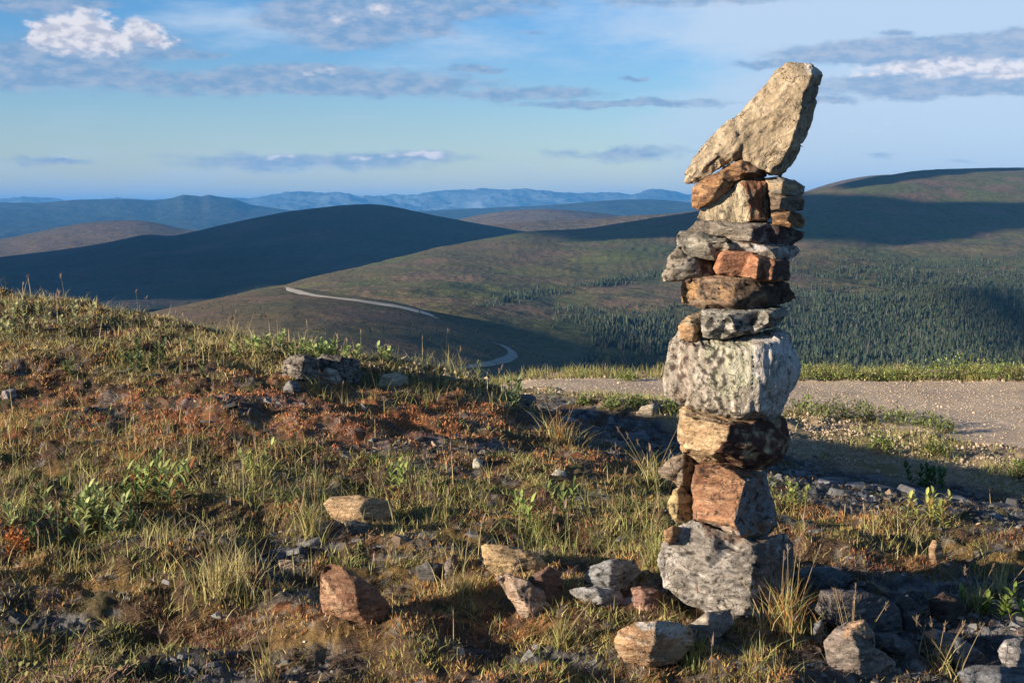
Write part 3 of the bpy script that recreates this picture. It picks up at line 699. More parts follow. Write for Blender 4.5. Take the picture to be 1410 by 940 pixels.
    for poly, rc_, thr, sc_ in spots:
        w = (inside(poly, P2) if poly else np.ones(len(V), bool)) * sstep(fbm(V * sc_ + seed, 2), thr, thr + .08); colr = mixc(colr, np.array(rc_, float), w * .9)
    if lichen: colr = mixc(colr, np.array((.02, .018, .016)), sstep(fbm(V * 38 + 11 + seed, 2), .42 - lichen, .5 - lichen) * .9)
    lo = V[:, 2].min(); o0 = np.array([V[:, 0].mean(), V[:, 1].mean(), lo])
    for v, p in zip(bm.verts, V): v.co = p - o0
    me = bpy.data.meshes.new(name); bm.to_mesh(me); bm.free()
    me.polygons.foreach_set('use_smooth', np.ones(len(me.polygons), bool))
    ca = me.color_attributes.new('tint', 'FLOAT_COLOR', 'POINT'); c4 = np.ones((len(V), 4), np.float32); c4[:, :3] = colr; ca.data.foreach_set('color', c4.ravel())
    la_ = me.attributes.new('lam', 'FLOAT_VECTOR', 'POINT'); la_.data.foreach_set('vector', LAM.astype(np.float32).ravel())
    me.materials.append(M_rock)
    o = bpy.data.objects.new(name, me); COL.objects.link(o); o.location = o0
    tag(o, label, cat, group); return o

def z1(l): return [(880 + p[0] / 3.357, 70 + p[1] / 3.357) + tuple(p[2:]) for p in l]
def z2(l): return [(880 + p[0] / 3.357, 290 + p[1] / 3.357) + tuple(p[2:]) for p in l]
def z3(l): return [(860 + p[0] / 2.475, 540 + p[1] / 2.475) + tuple(p[2:]) for p in l]
def z4(l): return [(400 + p[0] / 2.82, 640 + p[1] / 2.82) + tuple(p[2:]) for p in l]
def z6(l): return [(1040 + p[0] / 2.473, 560 + p[1] / 2.473) + tuple(p[2:]) for p in l]
TANR, GREYR, ORNG, RUSTR, PLUM, WHT, DK = (.33, .265, .185), (.27, .24, .20), (.39, .235, .125), (.34, .12, .045), (.085, .05, .05), (.58, .54, .50), (.035, .026, .022)
YC = 4.95
def cairn():
    stone('largest tan rock leaning like a bird on top of the cairn',
          z1([(206, 606), (212, 565), (262, 488), (330, 402), (400, 342), (470, 288), (530, 225), (580, 168), (640, 92), (690, 66), (755, 58), (785, 58), (852, 106), (835, 185), (790, 340), (740, 470), (700, 535), (655, 583), (600, 574),
              (555, 548), (500, 522), (465, 508), (420, 522), (360, 556), (300, 592), (255, 613)]),
          YC, .26, ((.34, .265, .175), (.29, .225, .15), (.38, .30, .21)),
          front=z1([(720, 95, .10), (800, 110, .14), (760, 210, .16), (700, 130, .12), (640, 200, .11), (560, 300, .11), (690, 300, .16), (735, 330, .17), (640, 390, .14), (705, 420, .16), (480, 420, .117), (360, 480, .104), (270, 560, .08), (440, 490, .114),
                    (560, 455, .125), (660, 500, .13), (560, 490, .12), (655, 545, .11), (480, 350, .10), (500, 514, .118), (430, 512, .11), (560, 541, .12), (610, 566, .12), (380, 536, .10), (420, 390, .105), (590, 240, .085)]), rim=.55, amp=.008, lamk=1.0, bed=(-.67, .15, .74), seed=1, foliation=(2.4, 1, 1.0), inset=.7,
          regions=[(z1([(755, 55), (800, 60), (845, 110), (800, 130), (770, 90)]), (.62, .58, .52), .8), (z1([(210, 600), (330, 400), (560, 200), (600, 250), (400, 420), (290, 580)]), (.42, .34, .24), .5)])
    stone('orange brown slab slanting under the left of the top rock', z1([(245, 690), (252, 632), (300, 592), (400, 545), (470, 512), (540, 527), (595, 556), (585, 585), (520, 590), (462, 602), (400, 650), (335, 708), (272, 736), (250, 722)]),
          YC - .03, .24, ((.36, .19, .09), ORNG, (.20, .11, .07)), front=z1([(290, 660, .11), (380, 610, .13), (470, 565, .13), (540, 560, .12), (330, 690, .11)]), amp=.006, seed=2,
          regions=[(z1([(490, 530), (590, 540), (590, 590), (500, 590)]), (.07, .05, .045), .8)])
    stone('pale wedge stone with a red brown side beneath the orange slab', z1([(270, 772), (288, 738), (400, 655), (465, 600), (520, 588), (590, 590), (606, 680), (608, 765), (578, 797), (460, 797), (320, 787)]),
          YC - .01, .26, ((.42, .34, .22), (.34, .27, .18), (.48, .40, .28)), front=z1([(300, 760, .10), (420, 690, .115), (480, 620, .125), (500, 700, .13), (512, 785, .13), (590, 610, .10), (598, 780, .10), (400, 780, .115)]), amp=.005, lamk=1.8, bed=(1, .2, .25), seed=3, rim=.75,
          regions=[(z1([(468, 598), (592, 585), (612, 680), (612, 800), (512, 796), (498, 700)]), (.24, .10, .05), .95)], foliation=(3, 1, 1))
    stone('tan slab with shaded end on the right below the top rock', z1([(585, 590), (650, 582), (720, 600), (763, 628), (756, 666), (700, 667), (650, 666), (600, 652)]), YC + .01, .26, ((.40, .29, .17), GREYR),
          front=z1([(600, 620, .12), (665, 605, .14), (655, 655, .14), (735, 640, .05)]), amp=.004, seed=4)
    stone('grey brown slab second from top at the right edge', z1([(602, 655), (650, 668), (752, 668), (762, 700), (757, 737), (690, 741), (610, 738)]), YC, .25, ((.24, .18, .13), (.16, .11, .08)),
          front=z1([(625, 695, .12), (655, 680, .13), (650, 730, .13), (745, 705, .04)]), amp=.004, seed=5)
    stone('small orange slab at the right above the plum coloured one', z1([(608, 748), (700, 742), (745, 758), (766, 785), (757, 817), (700, 817), (622, 802)]), YC - .02, .22, (ORNG, (.30, .16, .07), (.14, .08, .05)), amp=.004, seed=6)
    stone('slab grey on the left and dark plum on the right', z2([(222, 92), (268, 46), (330, 48), (500, 56), (600, 58), (690, 78), (766, 102), (757, 127), (705, 161), (600, 157), (520, 147), (430, 137), (405, 118), (330, 112), (260, 102)]),
          YC, .32, ((.30, .26, .21), (.24, .20, .16), (.36, .30, .24)), front=z2([(300, 80, .13), (400, 75, .15), (470, 100, .16), (522, 90, .17), (520, 140, .17), (640, 100, .11), (720, 120, .05)]), amp=.005, seed=7,
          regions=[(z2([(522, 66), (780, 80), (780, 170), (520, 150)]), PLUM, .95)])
    stone('cracked grey slab sticking out left above the speckled stone', z2([(175, 117), (190, 95), (260, 97), (405, 112), (440, 135), (470, 160), (460, 195), (380, 205), (350, 226), (290, 220), (230, 212), (195, 178), (175, 155)]),
          YC - .02, .3, ((.28, .25, .20), (.20, .18, .15), (.36, .33, .27)), front=z2([(235, 120, .12), (230, 180, .12), (320, 150, .15), (330, 200, .13), (400, 140, .15), (420, 170, .15)]), amp=.006, seed=8, lichen=.02)
    stone('pinkish white slab jutting right above the rust red block', z2([(425, 138), (520, 147), (690, 160), (725, 165), (744, 186), (720, 212), (650, 236), (600, 222), (530, 200), (440, 186)]), YC - .01, .3, ((.42, .36, .30), (.30, .25, .21), (.55, .52, .52)), amp=.005, seed=9, lichen=.03)
    stone('speckled pointed stone farthest out on the left', z2([(106, 302), (130, 255), (135, 215), (180, 168), (230, 208), (290, 216), (360, 226), (380, 292), (300, 302), (200, 320), (118, 327)]), YC - .01, .28, ((.36, .31, .25), (.26, .22, .18), (.46, .42, .36)), amp=.006, seed=10, lichen=.14,
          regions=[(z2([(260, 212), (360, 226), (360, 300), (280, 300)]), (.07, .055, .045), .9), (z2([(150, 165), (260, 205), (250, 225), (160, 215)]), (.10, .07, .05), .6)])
    stone('rust red block in the middle of the cairn', z2([(346, 267), (375, 195), (400, 183), (520, 193), (570, 213), (600, 228), (690, 233), (698, 300), (692, 322), (600, 328), (560, 322), (470, 302), (360, 292)]),
          YC - .05, .28, ((.34, .155, .085), (.27, .125, .07), (.40, .21, .12)), front=z2([(385, 205, .13), (365, 275, .13), (552, 225, .15), (542, 312, .15), (578, 240, .115), (572, 318, .115), (625, 240, .125), (612, 320, .125), (680, 290, .05)]), rim=.75, amp=.004, seed=11,
          regions=[(z2([(620, 228), (705, 230), (705, 330), (605, 335)]), (.07, .05, .04), .9), (z2([(555, 230), (585, 238), (580, 325), (540, 318)]), (.12, .04, .025), .8)])  # right quarter painted dark as the face turned from the sun
    stone('long brown slab with pale left end under the rust red block', z2([(194, 352), (200, 322), (300, 308), (390, 298), (480, 308), (560, 328), (690, 333), (702, 365), (730, 402), (700, 422), (640, 437), (560, 461), (420, 457), (290, 450), (205, 432), (194, 390)]),
          YC, .34, ((.26, .17, .11), (.17, .11, .075), (.34, .25, .17)), front=z2([(215, 345, .12), (215, 420, .12), (330, 335, .17), (380, 345, .18), (440, 350, .18), (430, 440, .19), (560, 355, .15), (600, 430, .11), (330, 435, .17)]), amp=.006, seed=12, lichen=.03,
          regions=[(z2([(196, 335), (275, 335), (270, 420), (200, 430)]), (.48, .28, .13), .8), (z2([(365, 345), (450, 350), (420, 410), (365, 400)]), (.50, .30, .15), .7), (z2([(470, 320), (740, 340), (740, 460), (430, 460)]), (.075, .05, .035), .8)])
    stone('grey lichen spotted slab lying on the big white rock', z2([(288, 475), (300, 453), (420, 453), (560, 461), (660, 439), (694, 465), (682, 490), (630, 532), (500, 568), (370, 600), (300, 584), (288, 525)]),
          YC - .03, .32, ((.30, .28, .24), (.22, .20, .17), (.38, .36, .32)), front=z2([(310, 480, .14), (320, 570, .16), (420, 480, .17), (600, 480, .15), (600, 520, .15), (450, 560, .18), (665, 465, .06)]), amp=.005, seed=13, lichen=.13)
    stone('small orange and cream stone wedged beside the spotted slab', z2([(188, 535), (230, 485), (290, 468), (330, 500), (330, 590), (250, 602), (195, 590)]), YC - .02, .24, ((.46, .38, .26), ORNG, (.34, .26, .19)), amp=.006, seed=14, lichen=.05)
    stone('largest whitish rock, green with lichen, in the lower cairn',
          z2([(122, 740), (128, 690), (143, 605), (190, 552), (240, 580), (300, 588), (370, 602), (500, 575), (640, 546), (695, 565), (712, 620), (744, 715), (740, 760), (705, 830), (670, 900), (650, 945), (600, 985), (520, 975), (430, 970), (340, 955), (260, 925), (200, 905), (170, 885), (123, 850), (118, 800)]),
          YC + .02, .42, ((.39, .34, .28), (.29, .25, .20), (.47, .42, .36)),
          front=z2([(200, 620, .13), (180, 760, .13), (210, 860, .14), (330, 640, .20), (300, 780, .20), (330, 900, .19), (450, 640, .23), (440, 800, .24), (450, 930, .22), (560, 620, .23), (560, 780, .25), (550, 930, .22), (660, 600, .17), (685, 700, .18), (660, 820, .19), (620, 920, .17), (718, 740, .10)]),
          rim=.5, amp=.008, lamk=1.1, bed=(1, .25, .08), seed=15, foliation=(3.2, 1, .8), res=.0078,
          regions=[(z2([(290, 600), (450, 600), (540, 590), (540, 800), (420, 900), (330, 800), (300, 700)]), (.37, .375, .26), .6), (z2([(520, 580), (720, 560), (760, 740), (660, 940), (560, 940), (540, 780)]), (.64, .58, .53), .8),
                   (z2([(145, 620), (230, 600), (240, 880), (170, 870)]), (.30, .22, .17), .5)],
          spots=[(z2([(250, 620), (420, 620), (480, 960), (240, 940)]), (.03, .026, .022), .17, 44), (z2([(140, 600), (230, 600), (220, 900), (130, 850)]), (.07, .045, .035), .14, 38)])
    stone('ochre block with a dark maroon broken side under the white rock', z3([(181, 155), (188, 62), (212, 48), (300, 76), (390, 90), (480, 84), (520, 60), (551, 100), (562, 170), (542, 222), (480, 262), (400, 265), (330, 248), (250, 238), (202, 204)]),
          YC - .03, .38, ((.42, .29, .165), (.33, .215, .12), (.50, .37, .23)), front=z3([(205, 85, .15), (215, 185, .14), (290, 100, .21), (300, 215, .21), (362, 108, .24), (345, 165, .24), (325, 200, .23), (420, 110, .16), (430, 180, .19), (480, 150, .13), (500, 220, .10), (400, 240, .15)]), rim=.35, amp=.006, lamk=1.6, seed=16,
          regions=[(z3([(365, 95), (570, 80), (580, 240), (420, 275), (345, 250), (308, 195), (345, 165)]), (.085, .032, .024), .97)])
    stone('rust faced block with a grey side standing on the base rock', z3([(236, 445), (231, 330), (238, 248), (300, 238), (400, 258), (478, 258), (502, 370), (522, 450), (482, 498), (400, 500), (300, 465)]),
          YC - .02, .36, ((.30, .155, .085), (.23, .115, .07), (.37, .22, .13)), front=z3([(250, 262, .15), (248, 430, .17), (330, 250, .19), (415, 300, .23), (405, 330, .23), (372, 450, .24), (395, 488, .24), (430, 300, .21), (470, 480, .14), (500, 440, .16), (470, 280, .12), (440, 400, .13)]), rim=.4, amp=.006, seed=17, lichen=.02,
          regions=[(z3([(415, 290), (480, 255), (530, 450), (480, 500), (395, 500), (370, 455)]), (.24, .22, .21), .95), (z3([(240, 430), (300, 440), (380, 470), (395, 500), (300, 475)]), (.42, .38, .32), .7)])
    stone('brown grey stone tucked behind the rust faced block', z3([(118, 268), (160, 225), (200, 213), (260, 235), (262, 330), (255, 430), (215, 420), (190, 330), (170, 300), (130, 288)]), YC + .06, .24, ((.30, .22, .15), (.22, .17, .13), (.36, .28, .2)), amp=.006, seed=18, lichen=.02)
    stone('pale ochre knob of stone left of the rust faced block', z3([(151, 390), (165, 335), (190, 317), (226, 358), (240, 400), (228, 440), (175, 442), (155, 412)]), YC - .04, .16, ((.46, .34, .17), (.38, .28, .15)), amp=.006, seed=19, lichen=.02)
    stone('grey streaked boulder forming the base of the cairn', z3([(116, 572), (130, 520), (178, 462), (236, 432), (300, 462), (400, 496), (480, 494), (545, 480), (575, 520), (575, 600), (560, 680), (520, 740), (450, 790), (370, 790), (290, 752), (200, 715), (140, 660)]),
          YC + .02, .46, ((.34, .30, .26), (.24, .21, .18), (.44, .40, .36)), front=z3([(140, 570, .20), (190, 490, .215), (190, 650, .22), (300, 500, .235), (290, 610, .245), (300, 715, .22), (430, 520, .25), (435, 620, .265), (425, 720, .23), (455, 560, .25), (530, 560, .15), (520, 660, .14), (490, 500, .19)]),
          rim=.88, amp=.008, seed=20, foliation=(1, 1, 2.0), lamk=2.6, bed=(.25, .1, 1), lichen=-.04, res=.0078, regions=[(z3([(240, 432), (420, 500), (560, 490), (400, 520), (280, 490)]), (.26, .17, .12), .7), (z3([(445, 500), (590, 500), (590, 760), (440, 760)]), (.10, .08, .07), .8)])  # dark right region paints the boulder's unlit side into its colour
    stone('small orange stone resting on the left shoulder of the base boulder', z3([(134, 472), (165, 456), (192, 463), (175, 505), (150, 515), (138, 505)]), YC - .19, .10, (ORNG, (.38, .22, .11)), amp=.004, seed=21)
cairn()

# loose stones lying on the ground: (label, outline, depth thickness, colours, extra)
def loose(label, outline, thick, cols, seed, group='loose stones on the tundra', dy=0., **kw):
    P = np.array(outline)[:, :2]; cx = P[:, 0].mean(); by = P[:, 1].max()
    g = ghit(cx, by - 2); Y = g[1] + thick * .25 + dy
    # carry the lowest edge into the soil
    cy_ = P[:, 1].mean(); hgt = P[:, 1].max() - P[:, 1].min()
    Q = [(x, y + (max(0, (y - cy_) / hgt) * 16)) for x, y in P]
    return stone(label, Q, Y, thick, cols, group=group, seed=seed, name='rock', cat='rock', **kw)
loose('flat tan stone propped level in the grass, left of centre', z4([(130, 152), (160, 124), (260, 118), (300, 126), (380, 140), (402, 165), (372, 205), (300, 224), (220, 214), (160, 190)]), .22, ((.46, .31, .18), (.36, .24, .14), (.52, .37, .23)), 31, amp=.004, dy=-.02)
loose('small grey prop stone under the flat tan one', z4([(200, 218), (250, 214), (305, 235), (310, 252), (270, 262), (225, 245)]), .1, ((.30, .26, .2), (.2, .17, .14)), 32, amp=.004)
loose('brown angular stone with a pink side, alone on the moss', z4([(118, 432), (132, 398), (152, 384), (205, 395), (270, 440), (330, 480), (386, 532), (362, 590), (300, 598), (205, 575), (130, 555), (116, 520)]), .24, ((.26, .14, .085), (.20, .10, .06), (.32, .18, .11)), 33,
      front=z4([(150, 400, .08), (150, 470, .12), (250, 470, .13), (200, 540, .13), (262, 560, .13), (340, 540, .08)]), regions=[(z4([(118, 430), (150, 470), (200, 540), (260, 590), (120, 560)]), (.46, .30, .19), .85)])
loose('tan block behind the pointed slab in the centre foreground', z4([(745, 316), (760, 308), (850, 315), (960, 340), (1002, 392), (985, 430), (900, 440), (830, 425), (760, 395)]), .2, ((.46, .31, .16), (.36, .25, .14), (.52, .38, .22)), 34)
loose('reddish brown stone in shade against the tan block', z4([(925, 440), (960, 420), (1002, 396), (1045, 412), (1056, 460), (1056, 515), (1000, 530), (940, 490)]), .2, ((.20, .12, .09), (.15, .09, .07)), 35)
loose('pointed pink tan slab leaning forward in the centre foreground', z4([(800, 442), (850, 424), (920, 450), (982, 490), (1005, 540), (1012, 585), (910, 592), (880, 550), (850, 512)]), .16, ((.42, .29, .2), (.34, .24, .18), (.46, .36, .28)), 36,
      front=z4([(830, 445, .05), (880, 500, .09), (930, 560, .10), (960, 500, .05)]), foliation=(3, 1, 1))
loose('rounded grey rock in front of the cairn, beside the flat slab', z4([(1150, 432), (1170, 396), (1250, 371), (1340, 374), (1356, 420), (1305, 470), (1235, 484), (1170, 464)]), .22, ((.25, .25, .25), (.19, .19, .19), (.34, .33, .32)), 37, lichen=.03)
loose('flat pale grey slab lying before the rounded grey rock', z4([(1083, 485), (1180, 476), (1280, 492), (1294, 518), (1240, 546), (1150, 532)]), .18, ((.30, .29, .28), (.22, .21, .2), (.4, .38, .36)), 38)
loose('low reddish stone in the grass left of the cairn base', z4([(1325, 480), (1360, 470), (1410, 480), (1412, 520), (1390, 545), (1345, 525)]), .14, ((.28, .17, .12), (.2, .12, .09)), 39)
loose('grey stone half sunk in the dark hollow', z4([(490, 400), (530, 378), (590, 382), (600, 420), (560, 445), (500, 440)]), .15, ((.16, .15, .14), (.10, .10, .095)), 40)
loose('small upright grey stone beside the grass clump', z4([(592, 420), (600, 385), (630, 345), (645, 350), (648, 430), (610, 440)]), .1, ((.26, .22, .19), (.18, .15, .13)), 41)
loose('orange slab with a white top in front of the cairn base', z3([(-34, 862), (-20, 815), (40, 786), (110, 780), (180, 785), (228, 808), (232, 860), (170, 902), (80, 915), (0, 898)]), .34, ((.44, .27, .15), (.34, .20, .11), (.5, .36, .24)), 42, dy=-.02,
      regions=[(z3([(40, 780), (230, 780), (230, 850), (170, 832), (60, 800)]), (.55, .52, .48), .85)])
loose('grey brown slab wedged at the foot of the base boulder', z3([(205, 800), (280, 752), (360, 738), (372, 790), (300, 835), (230, 838)]), .2, ((.32, .27, .22), (.24, .2, .17)), 43, dy=-.03)
loose('pink stone in the grass left of the base boulder', z3([(25, 680), (50, 664), (110, 675), (128, 720), (80, 738), (35, 715)]), .16, ((.36, .21, .16), (.28, .17, .13)), 44)
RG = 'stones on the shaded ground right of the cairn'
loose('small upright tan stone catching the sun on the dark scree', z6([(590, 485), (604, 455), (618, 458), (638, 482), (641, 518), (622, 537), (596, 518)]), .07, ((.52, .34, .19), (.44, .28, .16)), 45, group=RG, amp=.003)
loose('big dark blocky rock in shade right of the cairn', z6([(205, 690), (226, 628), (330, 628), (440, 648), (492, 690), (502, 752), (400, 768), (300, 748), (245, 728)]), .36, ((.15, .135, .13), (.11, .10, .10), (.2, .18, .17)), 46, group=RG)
loose('boulder with a sunlit orange top low on the right', z6([(236, 800), (270, 758), (310, 735), (372, 727), (405, 775), (400, 820), (470, 850), (486, 905), (360, 915), (250, 870)]), .34, ((.24, .19, .16), (.17, .14, .12), (.3, .25, .21)), 47, group=RG, regions=[(z6([(290, 725), (410, 725), (400, 790), (300, 780)]), (.48, .30, .18), .9)])  # orange region paints the sunlit top into the rock colour
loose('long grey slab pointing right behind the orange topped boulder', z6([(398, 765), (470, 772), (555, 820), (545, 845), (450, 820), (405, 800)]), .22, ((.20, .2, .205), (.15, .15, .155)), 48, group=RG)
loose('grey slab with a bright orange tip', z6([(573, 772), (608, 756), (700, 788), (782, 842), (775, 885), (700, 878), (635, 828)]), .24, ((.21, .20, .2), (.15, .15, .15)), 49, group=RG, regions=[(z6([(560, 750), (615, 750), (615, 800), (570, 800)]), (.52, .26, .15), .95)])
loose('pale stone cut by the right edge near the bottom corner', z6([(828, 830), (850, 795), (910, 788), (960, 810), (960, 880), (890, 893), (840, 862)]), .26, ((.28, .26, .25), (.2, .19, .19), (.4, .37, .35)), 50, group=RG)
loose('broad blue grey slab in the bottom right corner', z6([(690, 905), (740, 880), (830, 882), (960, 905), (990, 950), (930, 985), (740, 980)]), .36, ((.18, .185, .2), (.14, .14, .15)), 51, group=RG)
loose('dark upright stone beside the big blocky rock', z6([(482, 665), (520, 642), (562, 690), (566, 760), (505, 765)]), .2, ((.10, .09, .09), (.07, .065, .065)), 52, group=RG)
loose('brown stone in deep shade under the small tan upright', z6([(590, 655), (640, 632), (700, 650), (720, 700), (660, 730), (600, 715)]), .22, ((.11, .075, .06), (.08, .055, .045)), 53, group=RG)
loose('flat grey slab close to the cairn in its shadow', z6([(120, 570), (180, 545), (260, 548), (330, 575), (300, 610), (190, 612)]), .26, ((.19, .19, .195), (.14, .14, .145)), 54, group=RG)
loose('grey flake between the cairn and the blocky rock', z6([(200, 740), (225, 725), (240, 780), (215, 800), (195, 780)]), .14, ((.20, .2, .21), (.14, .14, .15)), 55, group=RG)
# outcrop up on the rise, left of centre
OG = 'outcrop stones on the rise'
loose('dark lichen covered outcrop stone, left one of the pair on the rise', [(388, 520), (392, 498), (402, 492), (420, 490), (436, 497), (440, 512), (436, 523), (410, 526)], .35, ((.22, .19, .16), (.12, .10, .09), (.3, .26, .22)), 56, group=OG, lichen=.1, amp=.012)
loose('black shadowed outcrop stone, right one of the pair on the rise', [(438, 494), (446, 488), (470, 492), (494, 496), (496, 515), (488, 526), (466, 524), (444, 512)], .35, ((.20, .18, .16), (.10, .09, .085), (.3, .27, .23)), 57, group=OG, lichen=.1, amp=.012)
loose('pale flat stone lying against the outcrop pair', [(440, 516), (450, 508), (464, 510), (470, 522), (458, 528), (444, 526)], .2, ((.40, .34, .28), (.32, .27, .22)), 58, group=OG)
loose('cream lump of rock right of the outcrop', [(520, 528), (528, 517), (545, 514), (560, 520), (563, 530), (545, 534), (526, 534)], .3, ((.42, .36, .27), (.34, .29, .22)), 59, group=OG)
loose('tiny grey stone at the foot of the outcrop', [(390, 535), (398, 524), (410, 526), (413, 537), (400, 541)], .14, ((.26, .25, .25), (.2, .2, .2)), 60, group=OG)
loose('small white pebble standing on the bare ground', [(651, 645), (652, 634), (658, 630), (664, 634), (663, 644), (657, 647)], .06, ((.58, .54, .44), (.5, .46, .38)), 61, amp=.002)
loose('small cream pebble near the scree edge', [(760, 652), (768, 646), (778, 649), (780, 655), (768, 657)], .06, ((.5, .45, .38), (.4, .36, .3)), 62, amp=.002)
loose('pinkish flat stone on bare ground at the left edge', [(0, 545), (4, 538), (20, 536), (24, 544), (12, 549)], .2, ((.36, .32, .3), (.28, .24, .22)), 63)
loose('pale boulder beyond the scree by the roadside grass', [(876, 568), (884, 560), (900, 556), (914, 561), (918, 570), (900, 574), (880, 573)], .5, ((.42, .35, .26), (.32, .26, .2)), 64, res=.02)

# chips: scree and gravel nobody could count
def chips(name, label, pts, size, cols, mat, seed=0, flat=.17):
    rg = np.random.RandomState(seed); n = len(pts)
    k = 6; a = np.arange(k) / k * 2 * np.pi
    rad = rg.uniform(.55, 1.2, (n, k)); el_ = rg.uniform(.45, 1.0, n); rot = rg.uniform(0, 6.28, n)
    x = rad * np.cos(a) ; y = rad * np.sin(a) * el_[:, None]
    X = x * np.cos(rot)[:, None] - y * np.sin(rot)[:, None]; Yv = x * np.sin(rot)[:, None] + y * np.cos(rot)[:, None]
    tx, ty = rg.normal(0, .22, n), rg.normal(0, .22, n)
    h = flat * rg.uniform(.5, 1.6, n)
    bot = np.stack([X, Yv, X * tx[:, None] + Yv * ty[:, None] - .15], -1)
    ins = rg.uniform(.6, .95, (n, 1))
    top = np.stack([X * ins, Yv * ins, (X * tx[:, None] + Yv * ty[:, None]) * 1.0 + h[:, None] + rg.normal(0, .06, (n, k))], -1)
    V = np.concatenate([bot, top], 1) * size[:, None, None] + pts[:, None, :]
    i0 = (np.arange(n) * 2 * k)[:, None]
    sides = np.stack([np.stack([i0[:, 0] + i, i0[:, 0] + (i + 1) % k, i0[:, 0] + k + (i + 1) % k, i0[:, 0] + k + i], 1) for i in range(k)], 1).reshape(-1, 4)
    tops = i0 + k + np.arange(k)[None]
    flat_ = np.concatenate([sides.ravel(), tops.ravel()]); sz = np.concatenate([np.full(len(sides), 4), np.full(n, k)])
    o = mesh_np(name, V.reshape(-1, 3), flat_, sz, mat, color=np.repeat(cols, 2 * k, 0), smooth=False)
    tag(o, label, 'scree', kind='stuff'); return o
rg = np.random.RandomState(12)
def scatter(n, x0, x1, y0, y1, rgs, pw=1.0):
    Y = (rgs.uniform(y0 ** pw, y1 ** pw, n)) ** (1 / pw); u = rgs.uniform(x0, x1, n); return u * Y, Y
X, Yy = scatter(60000, -.5, .62, 3.3, 17, rg, .9)
shm, px_, py_ = shale_mask(X, Yy); clump = fb2(X, Yy, .35, 3, 81.)
ok = rg.uniform(size=len(X)) < np.clip(shm * 1.0, 0, 1) * .45 + (clump > .25) * .07 * (Yy < 12)
ok &= np.hypot((X - .80) / .26, (Yy - 4.97) / .22) > 1
X, Yy = X[ok], Yy[ok]; Z = ground_height(X, Yy)
sz = np.exp(rg.normal(-4.1, .62, len(X))).clip(.004, .075); greyc = rg.uniform(.05, .19, (len(X), 1)) * np.array([[1, .98, .97]])
warm = rg.uniform(size=len(X)) < .22; greyc[warm] = rg.uniform(.15, .4, (warm.sum(), 1)) * np.array([[1, .72, .5]])
pale = rg.uniform(size=len(X)) < .03; greyc[pale] = (.42, .38, .33)
chips('shale_scree', 'grey shale chips strewn over slope and bare ground', np.column_stack([X, Yy, Z - sz * .12]), sz, greyc, M_shale, 1)
Xr = rg.uniform(-1.3, 12.5, 190000); Yr = rg.uniform(9.5, 22.3, 190000); rdm = road_mask(Xr, Yr); shr, pxr, pyr = shale_mask(Xr, Yr)
ok = (pxr < 1560) & (pyr < 720) & (((rdm > .5) & (rg.uniform(size=190000) < .6)) | ((rdm < .5) & (shr < .3) & (rg.uniform(size=190000) < .4) & (fb2(Xr, Yr, .7, 3, 85.) > -.15)))
Xr, Yr, rdm = Xr[ok], Yr[ok], rdm[ok]; cr = np.array([[.47, .37, .27]]) * rg.uniform(.75, 1.05, (len(Xr), 1))
chips('road_gravel', 'pinkish gravel stones on and beside the dirt road', np.column_stack([Xr, Yr, ground_height(Xr, Yr) + .004]), np.exp(rg.normal(-5.35, .45, len(Xr))).clip(.0025, .025) * np.where(rdm > .5, 1., 2.0), cr, M_road, 2, flat=.8)
# individual slabs on the shaded scree slope
X, Yy = scatter(400, .0, .36, 7.5, 13, rg); shm, px_, py_ = shale_mask(X, Yy); ok = (shm > .7) & (px_ < 1400); X, Yy = X[ok][:46], Yy[ok][:46]; Z = ground_height(X, Yy)
for i in range(len(X)):
    s_ = float(rg.uniform(.07, .16)); bm = bmesh.new(); k = 7
    ang = [2 * math.pi * j / k + rg.uniform(-.2, .2) for j in range(k)]; rad = [rg.uniform(.6, 1.1) for j in range(k)]
    lo_ = [bm.verts.new((s_ * r_ * math.cos(a_), s_ * .6 * r_ * math.sin(a_), -.02)) for a_, r_ in zip(ang, rad)]
    hi_ = [bm.verts.new((s_ * .85 * r_ * math.cos(a_) + .01, s_ * .5 * r_ * math.sin(a_), s_ * rg.uniform(.2, .36))) for a_, r_ in zip(ang, rad)]
    bm.faces.new(lo_[::-1]); bm.faces.new(hi_)
    for j in range(k): bm.faces.new((lo_[j], lo_[(j + 1) % k], hi_[(j + 1) % k], hi_[j]))
    bmesh.ops.bevel(bm, geom=bm.edges[:], offset=s_ * .05, segments=1, affect='EDGES')
    me = bpy.data.meshes.new('flat_stone'); bm.to_mesh(me); bm.free(); me.materials.append(M_shale)
    g_ = float(rg.uniform(.06, .17)); ca = me.color_attributes.new('tint', 'FLOAT_COLOR', 'POINT'); ca.data.foreach_set('color', np.tile(np.array([g_, g_, g_ * 1.05, 1], np.float32), len(me.vertices)))
    o = bpy.data.objects.new('flat_stone', me); COL.objects.link(o); o.location = (X[i], Yy[i], Z[i]); o.rotation_euler = (rg.uniform(-.15, .15), rg.uniform(.0, .3), rg.uniform(0, 3.1))
    tag(o, 'flat grey slab among others on the shaded scree slope', 'flat stone', 'flat slabs on the shaded scree slope')

